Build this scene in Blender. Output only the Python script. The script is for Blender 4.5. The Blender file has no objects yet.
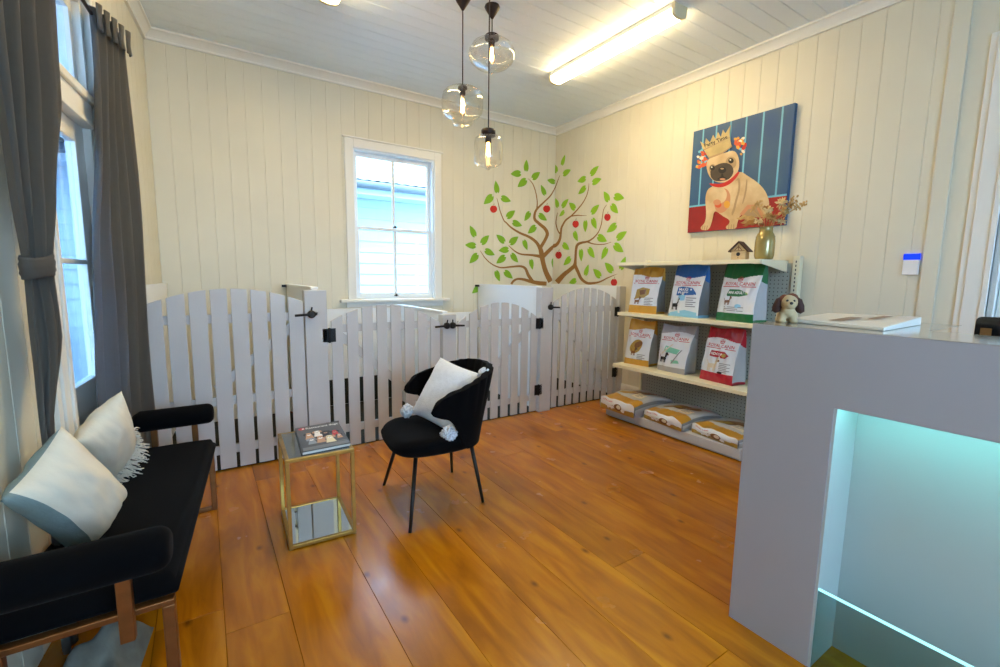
import bpy, bmesh, math, random
from mathutils import Vector, Matrix, noise
random.seed(7)
C = bpy.context.scene.collection
PI = math.pi
# ------------------------------------------------------------------ camera (fitted to the photograph)
CAM = Vector((0, 0, 1.45)); FPX = 452.765
CR = Vector((0.8366788, -0.5475414, 0.0129221))
CU = Vector((0.0568017, 0.1102148, 0.9922834))
CF = Vector((0.5447404, 0.8294885, -0.1233157))
cam_d = bpy.data.cameras.new('camera'); cam = bpy.data.objects.new('camera', cam_d); C.objects.link(cam)
cam_d.sensor_width = 36; cam_d.lens = 36 * FPX / 1000; cam_d.clip_start = 0.02
cam.matrix_world = Matrix((CR, CU, -CF)).transposed().to_4x4()
cam.location = CAM
bpy.context.scene.camera = cam
def ray(u, v): return CF * FPX + CR * (u - 500) - CU * (v - 333.5)
def hit(u, v, p0, n):
    r = ray(u, v); n = Vector(n); t = (Vector(p0) - CAM).dot(n) / r.dot(n)
    return CAM + r * t
def atx(u, v, x): return hit(u, v, (x, 0, 0), (1, 0, 0))
def aty(u, v, y): return hit(u, v, (0, y, 0), (0, 1, 0))
def atz(u, v, z): return hit(u, v, (0, 0, z), (0, 0, 1))

# ------------------------------------------------------------------ room numbers
XR = 4.28; YB = 5.147; ZC = 3.515; YF = 3.76; YN = -2.6
LA = math.atan(0.0966)
LM = Vector((math.cos(LA), -math.sin(LA), 0)); LD = Vector((math.sin(LA), math.cos(LA), 0)); LP = Vector((-0.303, YB, 0))
def wl(s, n, z): return LP + LD * (s - YB) + LM * n + Vector((0, 0, z))   # left wall: s along it (about Y), n off it

# ------------------------------------------------------------------ materials
def lin(c):
    if isinstance(c, str):
        c = c.lstrip('#'); c = [int(c[i:i + 2], 16) / 255 for i in (0, 2, 4)]
    return tuple((x / 12.92 if x <= 0.04045 else ((x + 0.055) / 1.055) ** 2.4) for x in c) + (1.0,)
def mat(name, col, rough=0.5, metal=0.0, var=0.0, vscale=8.0, bump=0.0, bscale=60.0, coat=0.0, sheen=0.0, stretch=None, spec=None, col2=None):
    m = bpy.data.materials.new(name); m.use_nodes = True; nt = m.node_tree; N = nt.nodes; L = nt.links
    b = N['Principled BSDF']; b.inputs['Base Color'].default_value = lin(col); b.inputs['Roughness'].default_value = rough
    b.inputs['Metallic'].default_value = metal
    if coat: b.inputs['Coat Weight'].default_value = coat; b.inputs['Coat Roughness'].default_value = 0.12
    if sheen: b.inputs['Sheen Weight'].default_value = sheen; b.inputs['Sheen Roughness'].default_value = 0.4
    if spec is not None: b.inputs['Specular IOR Level'].default_value = spec
    tc = N.new('ShaderNodeTexCoord'); mp = N.new('ShaderNodeMapping'); L.new(tc.outputs['Object'], mp.inputs['Vector'])
    if stretch: mp.inputs['Scale'].default_value = stretch
    if var or col2:
        n = N.new('ShaderNodeTexNoise'); n.inputs['Scale'].default_value = vscale; n.inputs['Detail'].default_value = 4
        L.new(mp.outputs[0], n.inputs['Vector'])
        mx = N.new('ShaderNodeMix'); mx.data_type = 'RGBA'
        c = lin(col); c2 = lin(col2) if col2 else tuple(max(0, x * (1 - var)) for x in c[:3]) + (1,)
        mx.inputs[6].default_value = c; mx.inputs[7].default_value = c2
        rp = N.new('ShaderNodeMapRange'); rp.inputs[1].default_value = 0.35; rp.inputs[2].default_value = 0.65
        L.new(n.outputs['Fac'], rp.inputs[0]); L.new(rp.outputs[0], mx.inputs[0]); L.new(mx.outputs[2], b.inputs['Base Color'])
    if bump:
        n2 = N.new('ShaderNodeTexNoise'); n2.inputs['Scale'].default_value = bscale; n2.inputs['Detail'].default_value = 3
        L.new(mp.outputs[0], n2.inputs['Vector'])
        bp = N.new('ShaderNodeBump'); bp.inputs['Strength'].default_value = bump; bp.inputs['Distance'].default_value = 0.01
        L.new(n2.outputs['Fac'], bp.inputs['Height']); L.new(bp.outputs[0], b.inputs['Normal'])
    return m
def emis(name, col, s):
    m = bpy.data.materials.new(name); m.use_nodes = True; N = m.node_tree.nodes; N.clear()
    e = N.new('ShaderNodeEmission'); e.inputs[0].default_value = lin(col); e.inputs[1].default_value = s
    o = N.new('ShaderNodeOutputMaterial'); m.node_tree.links.new(e.outputs[0], o.inputs[0]); return m
def glass(name, tint='#ffffff', edge=0.25, base=0.04, rough=0.02):
    m = bpy.data.materials.new(name); m.use_nodes = True; N = m.node_tree.nodes; L = m.node_tree.links; N.clear()
    t = N.new('ShaderNodeBsdfTransparent'); t.inputs[0].default_value = lin(tint)
    g = N.new('ShaderNodeBsdfGlossy'); g.inputs['Roughness'].default_value = rough
    lw = N.new('ShaderNodeLayerWeight'); lw.inputs[0].default_value = 0.35
    mr = N.new('ShaderNodeMapRange'); mr.inputs[3].default_value = base; mr.inputs[4].default_value = edge
    mx = N.new('ShaderNodeMixShader'); o = N.new('ShaderNodeOutputMaterial')
    L.new(lw.outputs['Facing'], mr.inputs[0]); L.new(mr.outputs[0], mx.inputs[0]); L.new(t.outputs[0], mx.inputs[1]); L.new(g.outputs[0], mx.inputs[2]); L.new(mx.outputs[0], o.inputs[0])
    return m
M = {}
M['wall'] = mat('cream_paint', '#e0dbc6', 0.5, var=0.04, vscale=2.5, bump=0.04, bscale=150)
M['ceil'] = mat('ceiling_paint', '#e6eff4', 0.5, bump=0.03, bscale=150)
M['trim'] = mat('white_gloss_trim', '#e9e8e0', 0.35, bump=0.03, bscale=40)
M['sash'] = mat('white_window_paint', '#e8eef0', 0.35, bump=0.03, bscale=40)
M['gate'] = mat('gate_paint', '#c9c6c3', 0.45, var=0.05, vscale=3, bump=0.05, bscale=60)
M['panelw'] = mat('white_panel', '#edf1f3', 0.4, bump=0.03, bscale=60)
M['black'] = mat('black_metal', '#131314', 0.4, metal=0.3, bump=0.05, bscale=200)
M['velvet'] = mat('black_velvet', '#050507', 0.95, spec=0.12, sheen=0.02, var=0.3, vscale=14, bump=0.12, bscale=300)
M['velvetb'] = mat('navy_black_velvet', '#040508', 0.95, spec=0.12, sheen=0.02, var=0.3, vscale=10, bump=0.12, bscale=300)
M['copper'] = mat('brushed_bronze', '#8a5a30', 0.35, metal=0.75, var=0.2, vscale=20, bump=0.05, bscale=200)
M['brass'] = mat('aged_brass', '#b08a45', 0.32, metal=0.9, var=0.25, vscale=15, bump=0.05, bscale=150)
M['mirror'] = mat('mirror_glass', '#c9d4d4', 0.03, metal=1.0, bump=0.0)
M['greyglass'] = mat('grey_table_glass', '#5d625c', 0.08, metal=0.6, bump=0.0, coat=0.5)
M['curtain'] = mat('grey_curtain', '#625f58', 0.9, sheen=0.1, var=0.12, vscale=40, bump=0.25, bscale=350)
M['cream'] = mat('cream_linen', '#e8dfc9', 0.85, var=0.05, vscale=12, bump=0.18, bscale=22)
M['teal'] = mat('grey_teal_linen', '#7f918f', 0.9, var=0.1, vscale=20, bump=0.35, bscale=28)
M['fringe'] = mat('cream_cotton', '#e4ddcd', 0.9, bump=0.2, bscale=120)
M['bluewhite'] = mat('pale_plush', '#dfe4ec', 0.95, sheen=0.3, var=0.06, vscale=30, bump=0.5, bscale=90)
M['counter'] = mat('grey_laminate', '#a4a4ab', 0.42, var=0.03, vscale=3, bump=0.03, bscale=300)
M['ctop'] = mat('counter_top_gloss', '#a39d90', 0.12, coat=0.4, bump=0.0)
M['recess'] = mat('recess_satin', '#b2b8b8', 0.35, bump=0.02, bscale=200)
M['led'] = emis('led_cyan', '#86f0f0', 7.0)
M['ledline'] = emis('led_edge', '#8fe4ee', .8)
M['kick'] = glass('clear_kick_glass', '#cfe6e6', 0.3, 0.05)
M['fluo'] = emis('fluorescent', '#ffdfa4', 15.0)
M['fluoend'] = mat('lamp_endcap', '#d8cfae', 0.5, bump=0.02)
M['bulb'] = emis('filament_bulb', '#ffb860', 22.0)
M['bulbglass'] = emis('amber_glow', '#ffd79a', 2.2)
M['lampmetal'] = mat('dark_bronze', '#2c2220', 0.4, metal=0.6, bump=0.04, bscale=200)
M['cord'] = mat('brown_cord', '#332c30', 0.8, bump=0.2, bscale=300)
M['globe'] = glass('lamp_glass', '#fffdf8', 0.62, 0.05, 0.03)
M['pane'] = glass('window_pane', '#f4fbff', 0.4, 0.03)
M['shelf'] = mat('cream_shelf', '#e9e3c4', 0.4, bump=0.02, bscale=100)
M['peg'] = mat('pegboard', '#b4b5a8', 0.5, bump=0.02)
M['hole'] = mat('peg_hole', '#3c3d3a', 0.9)
M['basegrey'] = mat('shelf_base', '#c3c6ca', 0.45, bump=0.02)
M['leafg'] = mat('leaf_green', '#7db019', 0.6, bump=0.02)
M['leafy'] = mat('leaf_lime', '#8fc21c', 0.6, bump=0.02)
M['bark'] = mat('decal_brown', '#96692f', 0.6, bump=0.02)
M['apple'] = mat('decal_red', '#c51f16', 0.5, bump=0.02)
M['white'] = mat('plain_white', '#eeeeec', 0.5, bump=0.02)
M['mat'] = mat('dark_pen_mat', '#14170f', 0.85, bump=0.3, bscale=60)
def cloth_through(m, w):      # lets some daylight through the fabric
    nt = m.node_tree; N = nt.nodes; b = N['Principled BSDF']; t = N.new('ShaderNodeBsdfTranslucent'); t.inputs[0].default_value = (.46, .48, .51, 1)
    mx = N.new('ShaderNodeMixShader'); mx.inputs[0].default_value = w; o = [n for n in N if n.type == 'OUTPUT_MATERIAL'][0]
    nt.links.new(b.outputs[0], mx.inputs[1]); nt.links.new(t.outputs[0], mx.inputs[2]); nt.links.new(mx.outputs[0], o.inputs[0])
cloth_through(M['curtain'], .45)
# floor
def floor_mat():
    m = bpy.data.materials.new('varnished_boards'); m.use_nodes = True; nt = m.node_tree; N = nt.nodes; L = nt.links
    b = N['Principled BSDF']; tc = N.new('ShaderNodeTexCoord')
    at = N.new('ShaderNodeAttribute'); at.attribute_name = 'board'
    mp = N.new('ShaderNodeMapping'); mp.inputs['Scale'].default_value = (5, 0.8, 1); L.new(tc.outputs['Object'], mp.inputs[0])
    off = N.new('ShaderNodeVectorMath'); off.operation = 'MULTIPLY_ADD'; off.inputs[1].default_value = (37, 19, 0)
    L.new(at.outputs['Fac'], off.inputs[0]); L.new(mp.outputs[0], off.inputs[2])
    n1 = N.new('ShaderNodeTexNoise'); n1.inputs['Scale'].default_value = 2.6; n1.inputs['Detail'].default_value = 8; n1.inputs['Distortion'].default_value = 0.6
    L.new(off.outputs[0], n1.inputs['Vector'])
    cr = N.new('ShaderNodeValToRGB'); e = cr.color_ramp.elements
    e[0].position = 0.28; e[0].color = lin('#8e5206'); e[1].position = 0.72; e[1].color = lin('#c07c0c')
    k = e.new(0.5); k.color = lin('#ab6706'); L.new(n1.outputs['Fac'], cr.inputs[0])
    # knots
    mp2 = N.new('ShaderNodeMapping'); mp2.inputs['Scale'].default_value = (2.4, 1.5, 1); L.new(tc.outputs['Object'], mp2.inputs[0])
    vo = N.new('ShaderNodeTexVoronoi'); vo.inputs['Scale'].default_value = 1.0; vo.voronoi_dimensions = '2D'; L.new(mp2.outputs[0], vo.inputs['Vector'])
    kr = N.new('ShaderNodeMapRange'); kr.inputs[1].default_value = 0.01; kr.inputs[2].default_value = 0.05; kr.inputs[3].default_value = 0.7; kr.inputs[4].default_value = 0.0
    L.new(vo.outputs['Distance'], kr.inputs[0])
    mx = N.new('ShaderNodeMix'); mx.data_type = 'RGBA'; mx.inputs[7].default_value = lin('#4a2407')
    L.new(kr.outputs[0], mx.inputs[0]); L.new(cr.outputs[0], mx.inputs[6])
    # board to board tone
    hs = N.new('ShaderNodeHueSaturation'); mr = N.new('ShaderNodeMapRange'); mr.inputs[3].default_value = 0.88; mr.inputs[4].default_value = 1.08
    L.new(at.outputs['Fac'], mr.inputs[0]); L.new(mr.outputs[0], hs.inputs['Value']); L.new(mx.outputs[2], hs.inputs['Color'])
    L.new(hs.outputs[0], b.inputs['Base Color'])
    n3 = N.new('ShaderNodeTexNoise'); n3.inputs['Scale'].default_value = 5; n3.inputs['Detail'].default_value = 5; L.new(tc.outputs['Object'], n3.inputs['Vector'])
    rr = N.new('ShaderNodeMapRange'); rr.inputs[3].default_value = 0.14; rr.inputs[4].default_value = 0.34; L.new(n3.outputs['Fac'], rr.inputs[0]); L.new(rr.outputs[0], b.inputs['Roughness'])
    b.inputs['Specular IOR Level'].default_value = 0.45
    bp = N.new('ShaderNodeBump'); bp.inputs['Strength'].default_value = 0.05; bp.inputs['Distance'].default_value = 0.004
    nb = N.new('ShaderNodeTexNoise'); nb.inputs['Scale'].default_value = 1.5; nb.inputs['Detail'].default_value = 1; L.new(off.outputs[0], nb.inputs['Vector'])
    L.new(nb.outputs['Fac'], bp.inputs['Height']); L.new(bp.outputs[0], b.inputs['Normal'])
    return m
M['floor'] = floor_mat()

# ------------------------------------------------------------------ mesh helpers
class MB:
    def __init__(s): s.v = []; s.f = []; s.m = []
    def add(s, vs, fs, mi=0):
        o = len(s.v); s.v += [Vector(p) for p in vs]; s.f += [tuple(i + o for i in f) for f in fs]; s.m += [mi] * len(fs); return s
    def box(s, a, b, mi=0, mtx=None):
        x0, y0, z0 = a; x1, y1, z1 = b
        vs = [Vector(p) for p in ((x0, y0, z0), (x1, y0, z0), (x1, y1, z0), (x0, y1, z0), (x0, y0, z1), (x1, y0, z1), (x1, y1, z1), (x0, y1, z1))]
        if mtx: vs = [mtx @ p for p in vs]
        return s.add(vs, [(0, 3, 2, 1), (4, 5, 6, 7), (0, 1, 5, 4), (1, 2, 6, 5), (2, 3, 7, 6), (3, 0, 4, 7)], mi)
    def prism(s, pts, h0, h1, f, mi=0):      # pts 2-D ring, f(x, y, h) -> 3-D
        n = len(pts); vs = [f(x, y, h0) for x, y in pts] + [f(x, y, h1) for x, y in pts]
        return s.add(vs, [tuple(range(n))[::-1], tuple(range(n, 2 * n))] + [(i, (i + 1) % n, n + (i + 1) % n, n + i) for i in range(n)], mi)
    def tube(s, pts, r, n=10, mi=0, caps=True):
        pts = [Vector(p) for p in pts]; k = len(pts); rs = r if isinstance(r, (list, tuple)) else [r] * k
        rings = []; up = None
        for i, p in enumerate(pts):
            t = (pts[min(i + 1, k - 1)] - pts[max(i - 1, 0)]).normalized()
            if up is None:
                up = Vector((0, 0, 1)) if abs(t.z) < 0.9 else Vector((1, 0, 0))
            a = t.cross(up).normalized(); b = a.cross(t).normalized(); up = b
            rings.append([p + (a * math.cos(2 * PI * j / n) + b * math.sin(2 * PI * j / n)) * rs[i] for j in range(n)])
        vs = [q for rg in rings for q in rg]
        fs = [(i * n + j, i * n + (j + 1) % n, (i + 1) * n + (j + 1) % n, (i + 1) * n + j) for i in range(k - 1) for j in range(n)]
        if caps: fs += [tuple(range(n))[::-1], tuple(range((k - 1) * n, k * n))]
        return s.add(vs, fs, mi)
    def lathe(s, prof, c=(0, 0, 0), n=32, mi=0, sx=1.0, sy=1.0, close=True):
        c = Vector(c); k = len(prof)
        vs = [c + Vector((r * sx * math.cos(2 * PI * j / n), r * sy * math.sin(2 * PI * j / n), z)) for r, z in prof for j in range(n)]
        fs = [(i * n + j, i * n + (j + 1) % n, (i + 1) * n + (j + 1) % n, (i + 1) * n + j) for i in range(k - 1) for j in range(n)]
        if close: fs += [tuple(range(n))[::-1], tuple(range((k - 1) * n, k * n))]
        return s.add(vs, fs, mi)
    def grid(s, nu, nv, f, mi=0, flip=False, mif=None):
        vs = [f(i / nu, j / nv) for j in range(nv + 1) for i in range(nu + 1)]
        o = len(s.v); s.v += [Vector(p) for p in vs]
        for j in range(nv):
            for i in range(nu):
                q = (j * (nu + 1) + i, j * (nu + 1) + i + 1, (j + 1) * (nu + 1) + i + 1, (j + 1) * (nu + 1) + i)
                if flip: q = q[::-1]
                s.f.append(tuple(a + o for a in q)); s.m.append(mif((i + .5) / nu, (j + .5) / nv) if mif else mi)
        return s
    def ball(s, c, r, n=12, k=8, mi=0, mtx=None):
        c = Vector(c); rr = Vector(r) if not isinstance(r, (int, float)) else Vector((r, r, r))
        vs = []
        for i in range(k + 1):
            th = PI * i / k
            for j in range(n):
                p = Vector((rr.x * math.sin(th) * math.cos(2 * PI * j / n), rr.y * math.sin(th) * math.sin(2 * PI * j / n), rr.z * math.cos(th)))
                if mtx: p = mtx @ p
                vs.append(c + p)
        fs = [(i * n + j, (i + 1) * n + j, (i + 1) * n + (j + 1) % n, i * n + (j + 1) % n) for i in range(k) for j in range(n)]
        return s.add(vs, fs, mi)
    def build(s, name, mats, parent=None, smooth=False, bevel=0.0, seg=2, weld=False, loc=None):
        me = bpy.data.meshes.new(name); off = Vector(loc) if loc is not None else Vector((0, 0, 0))
        me.from_pydata([p - off for p in s.v], [], s.f)
        for m in (mats if isinstance(mats, (list, tuple)) else [mats]): me.materials.append(M[m] if isinstance(m, str) else m)
        me.polygons.foreach_set('material_index', s.m)
        if weld:
            bm = bmesh.new(); bm.from_mesh(me); bmesh.ops.remove_doubles(bm, verts=bm.verts, dist=1e-5); bmesh.ops.recalc_face_normals(bm, faces=bm.faces); bm.to_mesh(me); bm.free()
        me.update()
        if smooth: me.polygons.foreach_set('use_smooth', [True] * len(me.polygons))
        o = bpy.data.objects.new(name, me); C.objects.link(o)
        if loc is not None: o.location = off
        if parent is not None: attach(o, parent)
        if bevel:
            b = o.modifiers.new('bevel', 'BEVEL'); b.width = bevel; b.segments = seg; b.limit_method = 'ANGLE'
        return o
def attach(o, parent):
    o.parent = parent; o.matrix_parent_inverse = world(parent).inverted()
def world(o):
    m = o.matrix_basis.copy()
    if o.parent: m = world(o.parent) @ o.matrix_parent_inverse @ m
    return m
def tag(o, label=None, cat=None, group=None, kind=None):
    if label: o['label'] = label
    if cat: o['category'] = cat
    if group: o['group'] = group
    if kind: o['kind'] = kind
    return o
def empty(name, loc, label=None, cat=None, group=None, kind=None, rz=0.0):
    o = bpy.data.objects.new(name, None); C.objects.link(o); o.location = loc; o.rotation_euler = (0, 0, rz); o.empty_display_size = 0.1
    return tag(o, label, cat, group, kind)
def remesh(o, size, smooth=6):
    r = o.modifiers.new('r', 'REMESH'); r.mode = 'VOXEL'; r.voxel_size = size
    s = o.modifiers.new('s', 'SMOOTH'); s.iterations = smooth; s.factor = 0.5
    dg = bpy.context.evaluated_depsgraph_get(); me = bpy.data.meshes.new_from_object(o.evaluated_get(dg))
    mats = list(o.data.materials); o.modifiers.clear(); o.data = me
    if not me.materials:
        for m in mats: me.materials.append(m)
    me.polygons.foreach_set('use_smooth', [True] * len(me.polygons)); return o
_txt = {}
def text2d(t, bold=0.0):                     # triangulated text: centred, cap height 1
    if (t, bold) in _txt: return _txt[(t, bold)]
    cu = bpy.data.curves.new('t', 'FONT'); cu.body = t; cu.align_x = 'CENTER'; cu.resolution_u = 2; cu.offset = bold
    o = bpy.data.objects.new('t', cu); C.objects.link(o)
    dg = bpy.context.evaluated_depsgraph_get(); me = bpy.data.meshes.new_from_object(o.evaluated_get(dg))
    vs = [(v.co.x, v.co.y) for v in me.vertices]; fs = [tuple(p.vertices) for p in me.polygons]
    bpy.data.objects.remove(o); bpy.data.curves.remove(cu); bpy.data.meshes.remove(me)
    h = max(y for x, y in vs) or 1; xs = [x for x, y in vs]; cx = (max(xs) + min(xs)) / 2; w = max(xs) - min(xs)
    r = ([((x - cx) / w, y / h) for x, y in vs], fs); _txt[(t, bold)] = r; return r
def put_text(mb, t, cx, cy, w, h, f, mi=0, bold=0.0, ang=0.0):   # f(x, y) -> 3-D
    vs, fs = text2d(t, bold); ca, sa = math.cos(ang), math.sin(ang)
    mb.add([f(cx + x * w * ca - y * h * sa, cy + x * w * sa + y * h * ca) for x, y in vs], fs, mi)
AUTOSUB = [None]
def put_poly(mb, pts, f, mi=0, sub=None):
    sub = sub or AUTOSUB[0]
    bm = bmesh.new(); vs = [bm.verts.new((x, y, 0)) for x, y in pts]; fc = bm.faces.new(vs); fc.normal_update()
    bmesh.ops.triangulate(bm, faces=[fc])
    if sub:
        for _ in range(sub): bmesh.ops.subdivide_edges(bm, edges=bm.edges[:], cuts=1, use_grid_fill=True)
        bmesh.ops.triangulate(bm, faces=bm.faces[:])
    bm.verts.index_update()
    mb.add([f(v.co.x, v.co.y) for v in bm.verts], [tuple(v.index for v in q.verts) for q in bm.faces], mi); bm.free()
def ell(cx, cy, rx, ry, n=18, a=0.0):
    ca, sa = math.cos(a), math.sin(a)
    return [(cx + rx * math.cos(t) * ca - ry * math.sin(t) * sa, cy + rx * math.cos(t) * sa + ry * math.sin(t) * ca) for t in [2 * PI * i / n for i in range(n)]]

# ------------------------------------------------------------------ grooved board walls
def board_wall(name, P, d, up, m, s0, s1, z0, z1, holes, mt, pitch=0.148, gw=0.007, gd=0.004, thick=0.12):
    P, d, up, m = map(Vector, (P, d, up, m))
    prof = [(s0, 0.0)]
    s = s0 + pitch
    while s < s1 - 0.02:
        prof += [(s - gw / 2, 0.0), (s, -gd), (s + gw / 2, 0.0)]; s += pitch
    prof.append((s1, 0.0))
    cuts = sorted(set([q for h in holes for q in (h[0], h[1])]))
    for q in cuts:
        prof = [p for p in prof if abs(p[0] - q) > gw]; prof.append((q, 0.0))
    prof.sort(); mb = MB()
    for (a, ga), (b, gb) in zip(prof, prof[1:]):
        mid = (a + b) / 2; zs = [(z0, z1)]
        for h in holes:
            if h[0] <= mid <= h[1]:
                nz = []
                for lo, hi in zs:
                    if h[2] > lo: nz.append((lo, min(h[2], hi)))
                    if h[3] < hi: nz.append((max(h[3], lo), hi))
                zs = [q for q in nz if q[1] - q[0] > 1e-4]
        for lo, hi in zs:
            mb.add([P + d * a + m * ga + up * lo, P + d * b + m * gb + up * lo, P + d * b + m * gb + up * hi, P + d * a + m * ga + up * hi], [(0, 1, 2, 3)])
            mb.add([P + d * a - m * thick + up * lo, P + d * b - m * thick + up * lo, P + d * b - m * thick + up * hi, P + d * a - m * thick + up * hi], [(3, 2, 1, 0)])
    for h in holes:
        for (a, b, c, e) in (((h[0], h[2]), (h[1], h[2]), 0, 0), ((h[0], h[3]), (h[1], h[3]), 0, 0), ((h[0], h[2]), (h[0], h[3]), 0, 0), ((h[1], h[2]), (h[1], h[3]), 0, 0)):
            mb.add([P + d * a[0] + up * a[1], P + d * b[0] + up * b[1], P + d * b[0] + up * b[1] - m * thick, P + d * a[0] + up * a[1] - m * thick], [(0, 1, 2, 3)])
    return tag(mb.build(name, mt), kind='structure')
# ------------------------------------------------------------------ the room
WX0, WX1, WZ0, WZ1 = 1.43, 2.41, 1.19, 2.83
DS0, DS1, DZ1 = 2.68, 3.48, 2.92
board_wall('wall_back', (0, YB, 0), (1, 0, 0), (0, 0, 1), (0, -1, 0), -0.45, XR + 0.1, 0, ZC, [(WX0, WX1, WZ0, WZ1)], 'wall')
board_wall('wall_right', (XR, 0, 0), (0, 1, 0), (0, 0, 1), (-1, 0, 0), YN - 0.1, YB + 0.1, 0, ZC, [(-0.2, 0.74, 0.0, 2.86)], 'wall')
board_wall('wall_left', wl(0, 0, 0), LD, (0, 0, 1), LM, YN - 0.2, YB + 0.1, 0, ZC, [(DS0, DS1, 0.0, DZ1)], 'wall')
board_wall('wall_front', (0, YN, 0), (1, 0, 0), (0, 0, 1), (0, 1, 0), -1.3, XR + 0.1, 0, ZC, [(-0.4, 2.4, 1.2, 2.7)], 'wall')
board_wall('ceiling', (0, 0, ZC), (0, 1, 0), (1, 0, 0), (0, 0, -1), YN - 0.2, YB + 0.2, -1.4, XR + 0.2, [], 'ceil', pitch=0.135, gw=0.011, gd=0.007)
SEAMS = [-1.2, -.97, -.72, -.5, -.24, .0, .24, .58, .83, 1.13, 1.37, 1.66, 1.9, 2.2, 2.44, 2.74, 2.98, 3.3, 3.55, 3.86, 4.1]
def floor():
    bm = bmesh.new(); lay = bm.faces.layers.float.new('board'); rnd = random.Random(3)
    x = -1.5
    gap = 0.0016
    seam = [0.0]
    fl = MB(); vals = []
    x = -1.43
    while x < XR + 0.1:
        nx = [q for q in SEAMS if q > x + .05]; w = (nx[0] if nx else XR + 1) - x; y = YN - 0.2 - rnd.random() * 2
        if x + w > XR + 0.12: w = XR + 0.12 - x
        while y < YB + 0.15:
            ln = 2.2 + rnd.random() * 2.4; y1 = min(y + ln, YB + 0.15); y0 = max(y, YN - 0.2)
            if y1 > y0:
                e = 0.0022
                pts = [(x + gap, y0 + gap), (x + w - gap, y0 + gap), (x + w - gap, y1 - gap), (x + gap, y1 - gap)]
                fl.add([(a, b, 0) for a, b in pts], [(0, 1, 2, 3)]); vals.append(rnd.random())
                ring = [(x, y0), (x + w, y0), (x + w, y1), (x, y1)]
                fl.add([(a, b, 0) for a, b in pts] + [(a, b, -0.004) for a, b in ring], [(4, 5, 1, 0), (5, 6, 2, 1), (6, 7, 3, 2), (7, 4, 0, 3)]); vals += [vals[-1]] * 4
            y += ln
        x += w
    fl.add([(-1.5, YN - .2, -0.05), (XR + .12, YN - .2, -0.05), (XR + .12, YB + .15, -0.05), (-1.5, YB + .15, -0.05)], [(3, 2, 1, 0)]); vals.append(0.5)
    o = fl.build('floor', 'floor'); at = o.data.attributes.new('board', 'FLOAT', 'FACE'); at.data.foreach_set('value', vals)
    return tag(o, kind='structure')
floor()
# cornices and skirting
def run_trim(name, a, b, m, prof, mt='trim', kind='structure'):
    a, b, m = Vector(a), Vector(b), Vector(m); mb = MB(); n = len(prof)
    vs = [q + m * x + Vector((0, 0, z)) for q in (a, b) for x, z in prof]
    mb.add(vs, [(i, (i + 1) % n, n + (i + 1) % n, n + i) for i in range(n)] + [tuple(range(n))[::-1], tuple(range(n, 2 * n))])
    return tag(mb.build(name, mt, weld=True), kind=kind)
corn = [(-0.01, 0.01), (0.075, 0.01), (0.075, -0.016), (0.06, -0.02), (0.045, -0.034), (0.03, -0.052), (0.022, -0.066), (0.022, -0.085), (-0.01, -0.085)]
run_trim('trim_1', (-0.45, YB, ZC), (XR, YB, ZC), (0, -1, 0), corn)
run_trim('trim_2', (XR, YB, ZC), (XR, YN, ZC), (-1, 0, 0), corn)
run_trim('trim_3', wl(YB, 0, ZC), wl(YN, 0, ZC), LM, corn)
skirt = [(-0.005, 0), (0.018, 0), (0.018, 0.15), (0.01, 0.17), (-0.005, 0.17)]
run_trim('baseboard_back', (-0.3, YB, 0), (XR, YB, 0), (0, -1, 0), skirt)
run_trim('baseboard_right', (XR, YB, 0), (XR, 0.88, 0), (-1, 0, 0), skirt)
run_trim('baseboard_left', wl(YB, 0, 0), wl(DS1 + .1, 0, 0), LM, skirt)
run_trim('baseboard_front', (-1.0, YN, 0), (XR, YN, 0), (0, 1, 0), skirt)
# vertical corner strip on the right wall by the doorway
mb = MB(); mb.box((XR - 0.018, 0.985, 0.17), (XR + 0.004, 1.075, ZC - 0.085)); tag(mb.build('trim_4', 'wall', bevel=0.004), kind='structure')

# back window (two sashes, each with one upright bar)
w = empty('window_1', (1.92, YB, WZ0), kind='structure')
ox0, ox1, oz1 = 1.352, 2.49, 2.91
mb = MB()
for a, b in (((ox0, YB - 0.028, 1.185), (WX0 + .012, YB + .004, oz1)), ((WX1 - .012, YB - 0.028, 1.185), (ox1, YB + .004, oz1)), ((WX0 + .012, YB - 0.028, WZ1 - .012), (WX1 - .012, YB + .004, oz1))): mb.box(a, b)
mb.box((ox0 - .02, YB - 0.04, oz1), (ox1 + .02, YB + .004, oz1 + .018))
mb.build('window_frame', 'trim', w, bevel=0.006)
mb = MB()
for a, b in (((WX0, YB + .0, WZ0), (WX0 + .03, YB + .115, WZ1)), ((WX1 - .03, YB, WZ0), (WX1, YB + .115, WZ1)), ((WX0 + .03, YB, WZ1 - .03), (WX1 - .03, YB + .115, WZ1)), ((WX0 + .03, YB + .02, WZ0), (WX1 - .03, YB + .115, WZ0 + .012))): mb.box(a, b)
mb.build('window_lining', 'sash', w, bevel=0.003)
mb = MB(); mb.box((1.26, YB - 0.075, 1.152), (2.58, YB + .05, 1.185)); mb.box((1.33, YB - .022, 1.09), (2.51, YB + .004, 1.152)); mb.build('window_sill', 'trim', w, bevel=0.006)
def sash(x0, x1, z0, z1, y, bot, top, sd=0.042, t=0.034):
    mb = MB(); mb.box((x0, y, z0), (x0 + sd, y + t, z1)); mb.box((x1 - sd, y, z0), (x1, y + t, z1))
    mb.box((x0 + sd, y, z0), (x1 - sd, y + t, z0 + bot)); mb.box((x0 + sd, y, z1 - top), (x1 - sd, y + t, z1))
    xm = (x0 + x1) / 2; mb.box((xm - .016, y + .004, z0 + bot), (xm + .016, y + t - .004, z1 - top))
    s = mb.build('sash', 'sash', w, bevel=0.004)
    g = MB(); g.box((x0 + sd, y + t * .45, z0 + bot), (x1 - sd, y + t * .55, z1 - top)); g.build('pane', 'pane', s)
    return s, xm
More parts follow.
